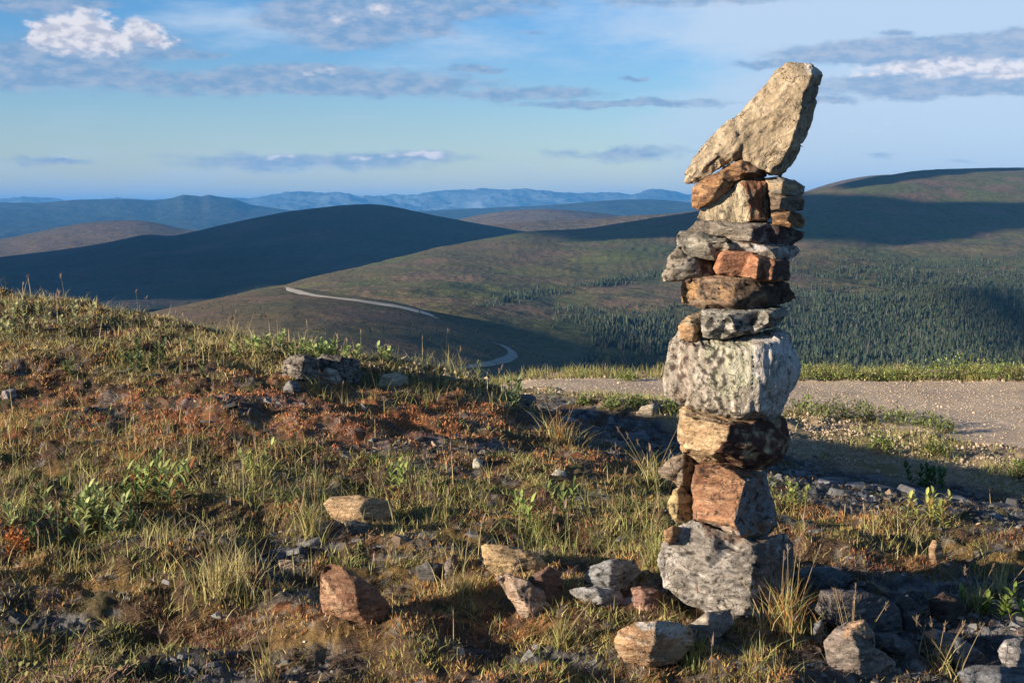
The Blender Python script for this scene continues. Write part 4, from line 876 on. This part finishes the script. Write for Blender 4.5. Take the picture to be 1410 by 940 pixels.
# ------------------------------------------------------------------ grass and moss
def blades(P, H, width, lean, cols, rgs, seg=3, droop=.5, face=None):
    """P roots (n,3); returns verts, flat faces, sizes, colours of curved tapering blades"""
    n = len(P); a = rgs.uniform(0, 6.28, n) if face is None else face
    la = rgs.uniform(0, 6.28, n); L = lean
    t = np.linspace(0, 1, seg + 1); wd = width[:, None] * (1 - t[None] ** 1.6 * .97) * .5
    cx = P[:, None, 0] + np.cos(la)[:, None] * (L * H)[:, None] * t[None] ** (1 + droop * 1.6)
    cyy = P[:, None, 1] + np.sin(la)[:, None] * (L * H)[:, None] * t[None] ** (1 + droop * 1.6)
    cz = P[:, None, 2] - .01 + H[:, None] * (t[None] - droop * .28 * np.minimum(L, 1.2)[:, None] * t[None] ** 2.2)
    ox, oy = np.cos(a)[:, None] * wd, np.sin(a)[:, None] * wd
    A = np.stack([cx - ox, cyy - oy, cz], -1); B = np.stack([cx + ox, cyy + oy, cz], -1)
    V = np.stack([A, B], 2).reshape(n, -1, 3)      # (n, 2(seg+1), 3)
    m = 2 * (seg + 1)
    q = np.array([(2 * k, 2 * k + 1, 2 * k + 3, 2 * k + 2) for k in range(seg)])
    Fc = (q[None] + (np.arange(n) * m)[:, None, None]).reshape(-1, 4)
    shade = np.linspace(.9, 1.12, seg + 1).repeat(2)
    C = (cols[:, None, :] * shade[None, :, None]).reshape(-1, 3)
    return V.reshape(-1, 3), Fc, C
class Acc:
    def __init__(s): s.V, s.F, s.C, s.n = [], [], [], 0
    def add(s, v, f, c): s.V.append(v); s.F.append(f + s.n); s.C.append(c); s.n += len(v)
    def build(s, name, mat, parent=None, loc=None, smooth=True):
        V = np.concatenate(s.V); 
        if loc is not None: V = V - np.array(loc)
        Fc = np.concatenate(s.F)
        return mesh_np(name, V, Fc.ravel(), np.full(len(Fc), Fc.shape[1]), mat, parent, color=np.concatenate(s.C), smooth=smooth, loc=loc)
G_DRY, G_YEL, G_GRN, G_DGR, G_RED = [np.array(c) for c in ((.60, .49, .24), (.40, .37, .13), (.19, .255, .07), (.08, .13, .04), (.30, .13, .07))]
def gcolor(kind, n, rgs):
    """kind 0 green .. 1 dry straw"""
    k = np.clip(kind + .08 + rgs.normal(0, .24, n), 0, 1)[:, None]
    c = np.where(k < .5, G_GRN + (G_YEL - G_GRN) * k * 2, G_YEL + (G_DRY - G_YEL) * (k - .5) * 2)
    dd = rgs.uniform(size=n) < .14; c[dd] = (.30, .19, .10)
    return c * rgs.uniform(.5, 1.25, (n, 1))
# patches in the picture: px, py, rx, ry, density, height (m), dryness
GP = [(60, 440, 130, 40, 1.0, .10, .88), (190, 460, 170, 34, 1.0, .09, .92), (330, 480, 130, 34, 1., .12, .88), (430, 485, 100, 22, .9, .11, .7), (520, 500, 110, 22, .9, .11, .62), (620, 520, 100, 22, .9, .16, .5), (690, 540, 60, 24, .8, .15, .45), (180, 500, 90, 20, .7, .14, .4),
      (540, 545, 110, 24, 1., .12, .15), (500, 550, 60, 20, .9, .12, .2), (740, 560, 50, 20, .5, .12, .5), (60, 620, 130, 40, .6, .14, .45), (200, 640, 120, 50, .9, .12, .3), (330, 660, 120, 44, .9, .14, .4), (120, 690, 130, 44, .7, .12, .4), (420, 690, 110, 44, .9, .13, .3),
      (540, 690, 120, 40, .7, .14, .3), (640, 710, 150, 40, .9, .12, .25), (760, 730, 140, 38, .9, .12, .25), (850, 720, 60, 44, .6, .15, .4), (300, 780, 120, 36, .8, .13, .65), (200, 750, 110, 36, .7, .13, .7), (90, 780, 120, 26, .6, .12, .5), (630, 800, 70, 24, .9, .13, .7), (300, 830, 60, 30, .5, .14, .6),
      (240, 480, 60, 20, .6, .13, .6), (905, 740, 20, 50, .9, .16, .25), (1090, 905, 100, 40, .8, .10, .35), (970, 900, 60, 30, .7, .09, .3), (1140, 760, 60, 24, .4, .09, .4), (1230, 740, 60, 30, .4, .1, .5), (1350, 800, 60, 40, .5, .12, .35), (860, 880, 30, 30, .3, .09, .4),
      (930, 600, 30, 20, .3, .12, .4), (0, 700, 60, 60, .8, .14, .3), (50, 910, 110, 40, .5, .12, .35), (440, 700, 60, 30, .8, .17, .5), (1200, 800, 40, 30, .3, .1, .5)]
def grass():
    rgs = np.random.RandomState(21); acc = Acc()
    N0 = 330000; X, Y = scatter(N0, -.46, .46, 3.3, 13.5, rgs, 1.0); Zb = base_h(X, Y); px, py = project(X, Y, Zb)
    nz = fb2(X, Y, .22, 3, 91.); nz2 = fb2(X, Y, .09, 2, 92.)
    D = np.zeros(N0); Hh = np.full(N0, .07); Dr = np.full(N0, .5)
    for (cx, cy_, rx, ry, d, h, dr) in GP:
        w = np.clip(1.25 - np.hypot((px - cx) / rx, (py - cy_) / ry), 0, 1) * d
        up = w > D; D = np.where(up, w, D); Hh = np.where(up, h, Hh); Dr = np.where(up, dr, Dr)
    base = .05 + .16 * sstep(fb2(X, Y, 1.1, 3, 93.), 0, .3)
    D = np.maximum(D, base); sh, _, _ = shale_mask(X, Y); D *= (1 - .92 * sh * (Hh < .13))
    ok = rgs.uniform(size=N0) < D * np.clip(.06 + nz * 2.8 + nz2 * 2.2, 0, 1) * .7
    ok &= np.hypot((X - .80) / .24, (Y - 4.97) / .2) > 1
    X, Y, Hh, Dr, nzk = X[ok], Y[ok], Hh[ok], Dr[ok], nz[ok]; Z = ground_height(X, Y); n = len(X)
    H = Hh * .88 * (.22 + .95 * rgs.uniform(size=n) ** 1.7) * (1 + nzk * .6)
    wd = rgs.uniform(.0016, .0034, n) * (1 + np.hypot(X, Y) / 14)
    near = Y < 7.5
    for msk, sg in ((near, 3), (~near, 2)):
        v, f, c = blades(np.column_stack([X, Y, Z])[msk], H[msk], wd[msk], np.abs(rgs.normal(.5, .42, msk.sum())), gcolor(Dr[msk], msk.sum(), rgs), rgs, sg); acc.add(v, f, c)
    # short turf between the taller clumps
    N3 = 420000; x3, y3 = scatter(N3, -.46, .46, 3.3, 12.5, rgs, .9); s3, p3x, p3y = shale_mask(x3, y3); n3 = fb2(x3, y3, .45, 4, 99.); n4_ = fb2(x3, y3, .12, 2, 98.)
    g3 = sstep(p3y, 960, 560) * .15 + sstep(-np.abs(p3y - 470), -60, 0) * .45
    red3 = np.maximum.reduce([sstep(1.1 - np.hypot((p3x - cx) / rx, (p3y - cy_) / ry), 0, .4) for cx, cy_, rx, ry in ((430, 575, 300, 36), (600, 600, 150, 24), (860, 645, 130, 20))])
    k3_ = (rgs.uniform(size=N3) < np.clip(-.17 + g3 + n3 * 1.9 + n4_ * 1.2, 0, 1) * (1 - .95 * s3) * (1 - .75 * sstep(p3x, 1050, 1110)) * (1 - .55 * sstep(p3y, 730, 800)) * (1 - .85 * np.exp(-((p3y - 568) / 45) ** 2)) * (1 - .8 * red3)) & (np.hypot((x3 - .80) / .24, (y3 - 4.97) / .2) > 1)
    x3, y3, n3 = x3[k3_], y3[k3_], n3[k3_]; m3 = len(x3); dr3 = np.clip(.46 + .3 * sstep(-p3y[k3_], -540, -480) + fb2(x3, y3, .7, 3, 100.) * .6, .1, .95)
    v, f, c = blades(np.column_stack([x3, y3, ground_height(x3, y3)]), rgs.uniform(.015, .06, m3), rgs.uniform(.0025, .0048, m3) * (1 + y3 / 16), np.abs(rgs.normal(.7, .45, m3)), gcolor(dr3, m3, rgs), rgs, 2); acc.add(v, f, c)
    # taller flowering stalks with seed heads
    k = rgs.uniform(size=n) < np.where(Y > 8.3, .009, .02); S = np.column_stack([X, Y, Z])[k]; m = k.sum(); Hs = H[k] * 0 + rgs.uniform(.14, .34, m) * np.clip(Hh[k] / .15, .5, 1.1)
    cs = G_DRY * rgs.uniform(.6, 1.1, (m, 1)); la = rgs.uniform(0, 6.28, m)
    v, f, c = blades(S, Hs, np.full(m, .0022) * (1 + Y[k] / 12), np.abs(rgs.normal(.12, .12, m)), cs, rgs, 3, .2); acc.add(v, f, c)
    tip = v.reshape(m, -1, 3)[:, -1] - np.array([0, 0, .005])
    for j in range(3):
        hc = np.array([.30, .21, .16]) * rgs.uniform(.6, 1.2, (m, 1))
        v, f, c = blades(tip - np.array([0, 0, .02]), rgs.uniform(.02, .05, m), np.full(m, .006) * (1 + Y[k] / 14), np.abs(rgs.normal(.3, .2, m)), hc, rgs, 2, .1); acc.add(v, f, c)
    o = acc.build('grass', M_leaf); tag(o, 'dry and green tundra grass growing in patches over the hilltop', 'grass', kind='stuff'); print('blades', n)
    # roadside grass farther off
    acc = Acc(); N1 = 150000; X = rgs.uniform(-3, 13, N1); Y = rgs.uniform(12, 24.2, N1); px, py = project(X, Y, base_h(X, Y)); rd_ = road_mask(X, Y); nz = fb2(X, Y, .8, 3, 94.); sh, _, _ = shale_mask(X, Y)
    upper = np.interp(X, [-2, .35, 4, 8, 16], [22.2, 22.0, 21.6, 21.3, 21.0])
    verge = (Y > upper).astype(float)
    lowb = np.maximum.reduce([np.clip(1.3 - np.hypot((px - cx) / rx, (py - cy_) / ry), 0, 1) for cx, cy_, rx, ry in ((860, 552, 130, 14), (1180, 562, 150, 18), (1260, 575, 80, 14), (1220, 605, 90, 16), (1290, 620, 100, 18), (1400, 655, 60, 20), (920, 575, 60, 22), (1120, 560, 60, 14))])
    D = np.maximum(verge * .95, lowb * .85) + .04; ok = (rgs.uniform(size=N1) < D * np.clip(.55 + nz * 1.5, .05, 1)) & (rd_ < .3) & (sh < .4)
    X, Y, vg = X[ok], Y[ok], verge[ok]; Z = ground_height(X, Y); n = len(X)
    v, f, c = blades(np.column_stack([X, Y, Z]), rgs.uniform(.04, .14, n) + vg * rgs.uniform(0, .10, n), rgs.uniform(.006, .012, n), np.abs(rgs.normal(.4, .3, n)), gcolor(np.full(n, .36) - vg * .02, n, rgs), rgs, 2); acc.add(v, f, c)
    o = acc.build('roadside_grass', M_leaf); tag(o, 'green and yellow grass fringing the dirt road', 'grass', kind='stuff')
    # moss, crowberry and heather mats: tiny upright sprigs
    acc = Acc(); N2 = 620000; X, Y = scatter(N2, -.44, .44, 3.3, 12.5, rgs, .8); sh, px, py = shale_mask(X, Y); nz = fb2(X, Y, .22, 4, 95.)
    ok = (rgs.uniform(size=N2) < np.clip(.5 + nz * 2.2, 0, 1) * (1 - .85 * sh)) & (np.hypot((X - .80) / .22, (Y - 4.97) / .2) > 1)
    X, Y, px, py, nz = X[ok], Y[ok], px[ok], py[ok], nz[ok]; n = len(X); Z = ground_height(X, Y)
    pal = np.array([(.42, .21, .085), (.27, .12, .065), (.40, .29, .10), (.20, .19, .06), (.52, .20, .09), (.14, .085, .05)])
    s1 = fb2(X, Y, .5, 3, 96.) + rgs.normal(0, .16, n); s2 = fb2(X, Y, .35, 3, 97.) + rgs.normal(0, .12, n)
    idx = np.where(s1 > .25, 0, np.where(s1 > .0, 2, np.where(s2 > .1, 3, np.where(s2 > -.2, 5, 1))))
    rz = np.maximum.reduce([sstep(1.1 - np.hypot((px - cx) / rx, (py - cy_) / ry), 0, .5) for cx, cy_, rx, ry in ((380, 575, 420, 54), (600, 600, 180, 34), (860, 645, 150, 24), (30, 748, 60, 14), (580, 850, 180, 20))])
    rr_ = rgs.uniform(size=n) < rz * .8; idx = np.where(rr_, np.where(rgs.uniform(size=n) < .55, 4, 0), idx)
    cc = pal[idx] * rgs.uniform(.55, 1.35, (n, 1))
    v, f, c = blades(np.column_stack([X, Y, Z]), rgs.uniform(.010, .032, n), rgs.uniform(.003, .0065, n) * (1 + Y / 12), np.abs(rgs.normal(.5, .4, n)), cc, rgs, 1, .3); acc.add(v, f, c)
    N4 = 70000; X, Y = scatter(N4, -.44, .44, 3.3, 10, rgs, .8); Z = ground_height(X, Y) + .004     # dead stems and litter lying about
    lc = np.array([(.42, .34, .24), (.20, .13, .09), (.30, .27, .24)])[rgs.randint(0, 3, N4)] * rgs.uniform(.5, 1.2, (N4, 1))
    v, f, c = blades(np.column_stack([X, Y, Z]), rgs.uniform(.008, .03, N4), rgs.uniform(.0015, .0035, N4), rgs.uniform(1.2, 3.5, N4), lc, rgs, 1, .2); acc.add(v, f, c)
    o = acc.build('moss_mat', M_moss); tag(o, 'rusty and ochre moss and heath mats between the stones', 'moss', kind='stuff'); print('moss', n)
grass()

# ------------------------------------------------------------------ single plants
def empty(name, loc):
    o = bpy.data.objects.new(name, None); COL.objects.link(o); o.location = loc; o.empty_display_size = .1; return o
def tube_pts(acc, P, r0, r1, col, sides=5):
    P = np.array(P); T = np.gradient(P, axis=0); T /= np.linalg.norm(T, axis=1)[:, None] + 1e-9
    ref = np.array([.31, .9, .2]); U = np.cross(T, ref); U /= np.linalg.norm(U, axis=1)[:, None] + 1e-9; W_ = np.cross(T, U)
    r = np.linspace(r0, r1, len(P)); a = np.arange(sides) / sides * 2 * np.pi
    V = P[:, None] + (U[:, None] * np.cos(a)[None, :, None] + W_[:, None] * np.sin(a)[None, :, None]) * r[:, None, None]
    f = []
    for i in range(len(P) - 1):
        for k in range(sides): f.append((i * sides + k, i * sides + (k + 1) % sides, (i + 1) * sides + (k + 1) % sides, (i + 1) * sides + k))
    acc.add(V.reshape(-1, 3), np.array(f), np.tile(col, (len(P) * sides, 1)))
def leaf(acc, p, d, length, width, col, up=.35):
    """lance-shaped folded leaf from p along d"""
    d = np.array(d, float); d /= np.linalg.norm(d); side = np.cross(d, (0, 0, 1)); side /= np.linalg.norm(side) + 1e-9; nrm = np.cross(side, d)
    t = np.array([0, .25, .55, .8, 1.]); w = np.array([.12, .8, 1., .6, .04]) * width / 2
    mid = p + d * (t * length)[:, None] + nrm * (np.sin(t * 2.4) * length * .10 * (1 if up > 0 else -1))[:, None] - np.array([0, 0, 1]) * (t ** 2 * length * .15)[:, None]
    A = mid + side * w[:, None] + nrm * (w * .35)[:, None]; B = mid - side * w[:, None] + nrm * (w * .35)[:, None]
    V = np.stack([A, mid, B], 1).reshape(-1, 3); f = []
    for k in range(4): f += [(3 * k, 3 * k + 1, 3 * k + 4, 3 * k + 3), (3 * k + 1, 3 * k + 2, 3 * k + 5, 3 * k + 4)]
    acc.add(V, np.array(f), np.tile(col, (len(V), 1)) * np.linspace(.9, 1.1, 15)[:, None])
def grass_tuft(label, px, py, hpx, n, dry, spread=.05, seed=0, stalks=4, group='grass tufts standing out among the stones', red=0.):
    g = ghit(px, py); H0 = hpx / F * g[1]; rgs = np.random.RandomState(seed + 100); acc = Acc()
    a = rgs.uniform(0, 6.28, n); r = np.abs(rgs.normal(0, spread, n)); P = np.column_stack([g[0] + r * np.cos(a), g[1] + r * np.sin(a), np.zeros(n)]); P[:, 2] = ground_height(P[:, 0], P[:, 1])
    cols = gcolor(np.full(n, dry), n, rgs); mk = rgs.uniform(size=n) < red; cols[mk] = np.array([.42, .20, .07]) * rgs.uniform(.6, 1.3, (mk.sum(), 1))
    v, f, c = blades(P, H0 * rgs.uniform(.4, 1., n), rgs.uniform(.0022, .0045, n) * (.7 + g[1] / 14), np.abs(rgs.normal(.35, .25, n)) + r / spread * .15, cols, rgs, 3); acc.add(v, f, c)
    root = empty('grass_tuft', g)
    acc.build('blades', M_leaf, root, loc=None); ob = root.children[0]
    ob.data.transform(__import__('mathutils').Matrix.Translation(-Vector(g)))
    for k in range(stalks):
        ac = Acc(); p0 = g + np.array([rgs.normal(0, spread * .5), rgs.normal(0, spread * .5), 0]); ln = np.array([rgs.normal(0, .22), rgs.normal(0, .15), 1]) * H0 * rgs.uniform(1.0, 1.5)
        pts = [p0 + ln * t + np.array([ln[0], ln[1], 0]) * t * t * .4 for t in np.linspace(0, 1, 5)]
        tube_pts(ac, pts, .0013, .0008, np.array((.40, .30, .16)), 4)
        so = ac.build('stalk', M_leaf, root); so.data.transform(__import__('mathutils').Matrix.Translation(-Vector(g)))
        ah = Acc(); tip = pts[-1]
        m = 16; hv, hf, hc = blades(np.tile(tip - ln / np.linalg.norm(ln) * .03, (m, 1)) + np.array([0, 0, 1]) * rgs.uniform(0, .03, (m, 1)), rgs.uniform(.008, .02, m), np.full(m, .003), np.abs(rgs.normal(.5, .3, m)), np.tile((.34, .24, .17), (m, 1)) * rgs.uniform(.7, 1.2, (m, 1)), rgs, 1)
        ah.add(hv, hf, hc); sh_ = ah.build('seed_head', M_leaf, so); sh_.data.transform(__import__('mathutils').Matrix.Translation(-Vector(g)))
    tag(root, label, 'grass tuft', group)
grass_tuft('orange based dry grass tuft on the edge of the scree slope', 770, 612, 50, 190, .72, .055, 1, 5, red=.4)
grass_tuft('reddish grass tuft growing against the right of the base boulder', 1082, 868, 95, 150, .55, .05, 2, 6, red=.35)
grass_tuft('bright green tuft at the bottom just right of the orange slab', 955, 915, 45, 90, .12, .035, 3, 2)
grass_tuft('yellow green tuft in front of the pointed slab', 772, 888, 55, 130, .38, .035, 4, 3)
grass_tuft('tall thin tuft left of the rust faced block', 903, 672, 62, 90, .45, .04, 5, 5)
grass_tuft('green tuft rising left of the base boulder', 902, 778, 70, 90, .3, .03, 6, 2)
grass_tuft('dry tuft among the dark stones far right', 1345, 838, 52, 110, .45, .05, 7, 4)
grass_tuft('straw tuft before the grey hollow stones', 640, 818, 46, 150, .68, .06, 8, 3)
grass_tuft('thin seeded tuft at the bottom right between slabs', 1180, 905, 70, 50, .55, .04, 9, 6)
grass_tuft('seeded tuft beside the orange tipped slab', 1300, 925, 62, 50, .5, .05, 10, 6)
grass_tuft('pale grass tuft near the flat tan stone', 425, 735, 58, 170, .5, .06, 11, 4)
grass_tuft('tall dry tuft in the left foreground', 300, 815, 80, 200, .7, .08, 12, 7)
grass_tuft('lone thin tuft low in the left foreground', 370, 930, 75, 36, .6, .03, 13, 4)
grass_tuft('straw clump breaking the skyline left of centre', 322, 478, 34, 130, .8, .10, 14, 8)
grass_tuft('small tuft behind the small upright tan stone', 1262, 752, 30, 70, .6, .05, 15, 3)
grass_tuft('thin tuft leaning right on the far right scree', 1375, 815, 70, 40, .6, .04, 16, 5)

def leafy_plant(label, px, py, hpx, stems, seed, col, group='broad leaved tundra plants', spread=.06, llen=.055, lw=.014, leaves=12, cat='plant', tipcol=None):
    g = ghit(px, py); H0 = hpx / F * g[1]; rgs = np.random.RandomState(seed + 300); root = empty('leafy_plant', g)
    mv = __import__('mathutils').Matrix.Translation(-Vector(g))
    for s_ in range(stems):
        b = g + np.array([rgs.normal(0, spread), rgs.normal(0, spread), 0]); b[2] = ground_height(b[0], b[1])[0] - .01
        h = H0 * rgs.uniform(.55, 1.0); ln = np.array([rgs.normal(0, .22), rgs.normal(0, .2), 1.0]) * h
        pts = [b + ln * t + np.array([ln[0], ln[1], 0]) * t * t * .3 for t in np.linspace(0, 1, 6)]
        ac = Acc(); tube_pts(ac, pts, .0022, .001, np.array((.22, .13, .06)), 4); so = ac.build('stem', M_wood, root); so.data.transform(mv)
        al = Acc()
        for k in range(leaves):
            t = .18 + .82 * (k + rgs.uniform(0, .6)) / leaves; t = min(t, 1.); p = b + ln * t + np.array([ln[0], ln[1], 0]) * t * t * .3
            a = k * 2.4 + rgs.uniform(-.4, .4); up_ = .35 + t * .9 + rgs.uniform(-.2, .2)
            cc = np.array(col) * rgs.uniform(.65, 1.3)
            if tipcol is not None and rgs.uniform() < .2: cc = np.array(tipcol) * rgs.uniform(.7, 1.2)
            leaf(al, p, (math.cos(a), math.sin(a), up_), llen * rgs.uniform(.6, 1.15), lw * rgs.uniform(.8, 1.2), cc)
        lo_ = al.build('leaves', M_leaf, so); lo_.data.transform(mv)
    tag(root, label, cat, group)
GL = (.22, .28, .085); GL2 = (.12, .19, .05)
leafy_plant('pale green leafy plant with broad blades in the left foreground', 130, 728, 62, 16, 1, (.40, .45, .18), llen=.07, lw=.016, spread=.10)
leafy_plant('leafy plant with long upright blades right of the pale one', 222, 700, 68, 13, 2, (.38, .45, .15), llen=.085, lw=.015, spread=.08, tipcol=(.3, .12, .05))
leafy_plant('low willow sprigs behind the left leafy plants', 190, 715, 44, 7, 3, GL2, llen=.045, spread=.10)
leafy_plant('fresh green plant with flower spikes right of the cairn', 1086, 700, 42, 9, 4, (.30, .36, .10), llen=.04, lw=.012, spread=.05)
leafy_plant('yellow green fern like plant on the shaded right slope', 1275, 720, 48, 10, 5, (.40, .42, .12), llen=.06, lw=.014, spread=.07, tipcol=(.35, .2, .06))
leafy_plant('dark green plant behind the fern like one', 1285, 668, 38, 8, 6, (.06, .13, .03), llen=.09, lw=.03, spread=.12)
leafy_plant('bright sprouting plant in the middle grass', 545, 672, 44, 4, 7, (.38, .45, .14), llen=.06, lw=.014, spread=.03)
leafy_plant('tall green sprout behind the tan block', 715, 720, 56, 4, 8, (.34, .42, .12), llen=.07, lw=.013, spread=.04)
leafy_plant('arching leafy sprout right of the tall one', 770, 712, 50, 4, 9, (.22, .28, .08), llen=.075, lw=.013, spread=.04)
leafy_plant('yellow green sprout by the grass edge, left of centre', 350, 665, 50, 4, 10, (.38, .43, .14), llen=.06, lw=.013, spread=.03)
leafy_plant('pale willow bush on the skyline above the outcrop', 440, 490, 26, 26, 11, (.38, .44, .16), llen=.07, lw=.026, spread=.22)
leafy_plant('pale leaved bush near the top of the rise, far left', 40, 452, 34, 16, 12, (.40, .40, .20), llen=.06, lw=.022, spread=.22)
leafy_plant('grey green willow on the rise left of the straw clump', 185, 500, 26, 14, 13, (.13, .17, .07), llen=.06, lw=.02, spread=.2)
leafy_plant('leafy stalks at the top of the scree, centre', 705, 555, 44, 8, 14, (.20, .25, .12), llen=.07, lw=.018, spread=.12)
leafy_plant('pale sage coloured sprig at the top of the scree', 755, 555, 30, 6, 15, (.25, .3, .2), llen=.05, lw=.016, spread=.08)
leafy_plant('dark green mat of leaves at the left edge', 15, 720, 60, 12, 16, (.09, .14, .05), llen=.05, lw=.015, spread=.14)
leafy_plant('green leaves at the foot of the far right tuft', 1362, 845, 28, 8, 17, (.2, .27, .06), llen=.05, lw=.016, spread=.06)
leafy_plant('small glowing orange leaved plant on the left edge', 30, 758, 22, 16, 18, (.42, .15, .05), llen=.03, lw=.01, spread=.10)

def twig_bush(label, px, py, hpx, n, seed):
    g = ghit(px, py); H0 = hpx / F * g[1]; rgs = np.random.RandomState(seed); root = empty('twig_shrub', g); mv = __import__('mathutils').Matrix.Translation(-Vector(g)); al = Acc()
    for s_ in range(n):
        ac = Acc(); b = g + np.array([rgs.normal(0, .10), rgs.normal(0, .06), -.02]); d = np.array([rgs.normal(.1, .55), rgs.normal(0, .35), 1.]); h = H0 * rgs.uniform(.5, 1.05)
        pts = [b]; 
        for k in range(6): d = d + rgs.normal(0, .20, 3); pts.append(pts[-1] + d / np.linalg.norm(d) * h / 6)
        colb = np.array((.26, .15, .12)) * rgs.uniform(.7, 1.3); tube_pts(ac, pts, .0034, .0014, colb, 5)
        for k in (2, 3, 4, 5):
            dd = d + rgs.normal(0, .8, 3); dd[2] = abs(dd[2]); q = [pts[k]]
            for j in range(3): q.append(q[-1] + dd / np.linalg.norm(dd) * h * .11); dd = dd + rgs.normal(0, .2, 3)
            tube_pts(ac, q, .0018, .0010, colb, 4)
            for j in range(rgs.randint(0, 4)): leaf(al, q[-1 - (j % 3)], rgs.normal(0, 1, 3) + np.array([0, 0, .8]), .02, .012, np.array((.32, .30, .10)) * rgs.uniform(.6, 1.2))
        so = ac.build('branch', M_wood, root); so.data.transform(mv)
    lo_ = al.build('leaves', M_leaf, root); lo_.data.transform(mv); tag(root, label, 'shrub', 'bare twiggy shrubs in the left corner')
twig_bush('bare reddish twig shrub in the bottom left corner', 60, 990, 150, 12, 5)
twig_bush('bare twig shrub with few leaves, right neighbour of the corner shrub', 165, 985, 130, 9, 6)

# shrubs along the road
def shrub(px, py, w, h, seed, col, label, group):
    g = ghit(px, py); Wm, Hm = w / F * g[1], h / F * g[1]; rgs = np.random.RandomState(seed); root = empty('roadside_shrub', g); al = Acc(); n = int(60 + 520 * Wm * .7)
    for k in range(n):
        a = rgs.uniform(0, 6.28); r = math.sqrt(rgs.uniform()); zz = rgs.uniform(.05, 1) ** .8; lump = 1 + .35 * math.sin(a * 3 + seed) + rgs.normal(0, .12)
        p = np.array([r * math.cos(a) * Wm / 2 * (1.08 - zz * .55) * lump, r * math.sin(a) * Wm * .32 * lump, zz * Hm * (1 - .45 * r * r) * lump])
        leaf(al, p, (rgs.normal(), rgs.normal(), .9), .055 * rgs.uniform(.6, 1.2), .02, np.array(col) * rgs.uniform(.5, 1.35))
    al.build('foliage', M_leaf, root)
    ac = Acc()
    for k in range(6): d = np.array([rgs.normal(0, .4) * Wm, rgs.normal(0, .2) * Wm, Hm * .7]); tube_pts(ac, [d * t for t in (0, .5, 1.)], .006, .002, np.array((.14, .09, .06)), 4)
    ac.build('stems', M_wood, root); tag(root, label, 'shrub', group)
rg = np.random.RandomState(77)
FV = 'low green willows on the far verge'; NV = 'low willows on the near side of the road'
for i, (px, py, w, h, cc) in enumerate([(1105, 524, 60, 22, 0), (1130, 522, 50, 20, 1), (1155, 524, 60, 26, 0), (1190, 524, 60, 20, 1), (1225, 525, 50, 20, 0), (1255, 524, 60, 22, 1), (1290, 524, 60, 28, 0), (1318, 522, 66, 34, 0), (1345, 524, 60, 30, 1), (1375, 524, 60, 28, 0), (1402, 524, 60, 26, 1), (1440, 524, 70, 26, 0)]):
    shrub(px, py, w, h, 500 + i, (.27, .33, .10) if cc == 0 else (.33, .35, .12), 'low green willow in the row on the far verge, right of the cairn', FV)
shrub(862, 525, 40, 13, 520, (.26, .31, .10), 'single low willow on the far verge, left of the cairn', FV)
for i, (px, py, w, h) in enumerate([(1105, 572, 50, 24), (1130, 574, 50, 26), (1160, 576, 60, 26), (1195, 580, 60, 26), (1235, 586, 60, 24), (1275, 590, 60, 22), (1300, 598, 44, 22)]):
    shrub(px, py, w, h, 540 + i, (.21, .25, .08), 'low willow in the row on the near side of the road', NV)
for i, (px, py, w, h) in enumerate([(805, 560, 40, 18), (845, 566, 50, 20), (880, 562, 50, 16), (925, 572, 40, 22)]):
    shrub(px, py, w, h, 560 + i, (.20, .24, .08), 'low willow between the scree and the road, left of the cairn', NV)
shrub(1215, 622, 60, 26, 580, (.23, .28, .08), 'round willow standing alone on the dry ground beyond the scree', NV)
shrub(1290, 628, 60, 20, 581, (.2, .23, .07), 'spreading willow right of the round one', NV)
shrub(1405, 660, 50, 30, 582, (.2, .25, .07), 'willow at the right edge beyond the scree', NV)

# ------------------------------------------------------------------ air
M_haze = bpy.data.materials.new('mountain_air'); M_haze.use_nodes = True; nt = M_haze.node_tree; nt.nodes.clear()
pv = nt.nodes.new('ShaderNodeVolumePrincipled'); pv.inputs['Color'].default_value = (.11, .43, .97, 1); pv.inputs['Density'].default_value = 4.4e-5; pv.inputs['Anisotropy'].default_value = 0.0
ov = nt.nodes.new('ShaderNodeOutputMaterial'); nt.links.new(pv.outputs[0], ov.inputs['Volume'])
bm = bmesh.new(); bmesh.ops.create_cube(bm, size=1.0)
for v in bm.verts: v.co = Vector((v.co.x * 130000, v.co.y * 130000 , (v.co.z + .5) * 1050 - 345))
for v in bm.verts: v.co.z = -345 if v.co.z < 0 else 400
me = bpy.data.meshes.new('haze'); bm.to_mesh(me); bm.free(); me.materials.append(M_haze)
hz = bpy.data.objects.new('haze', me); COL.objects.link(hz); tag(hz, kind='stuff'); hz['label'] = 'thin blue mountain air fading the distant ridges'; hz['category'] = 'haze'
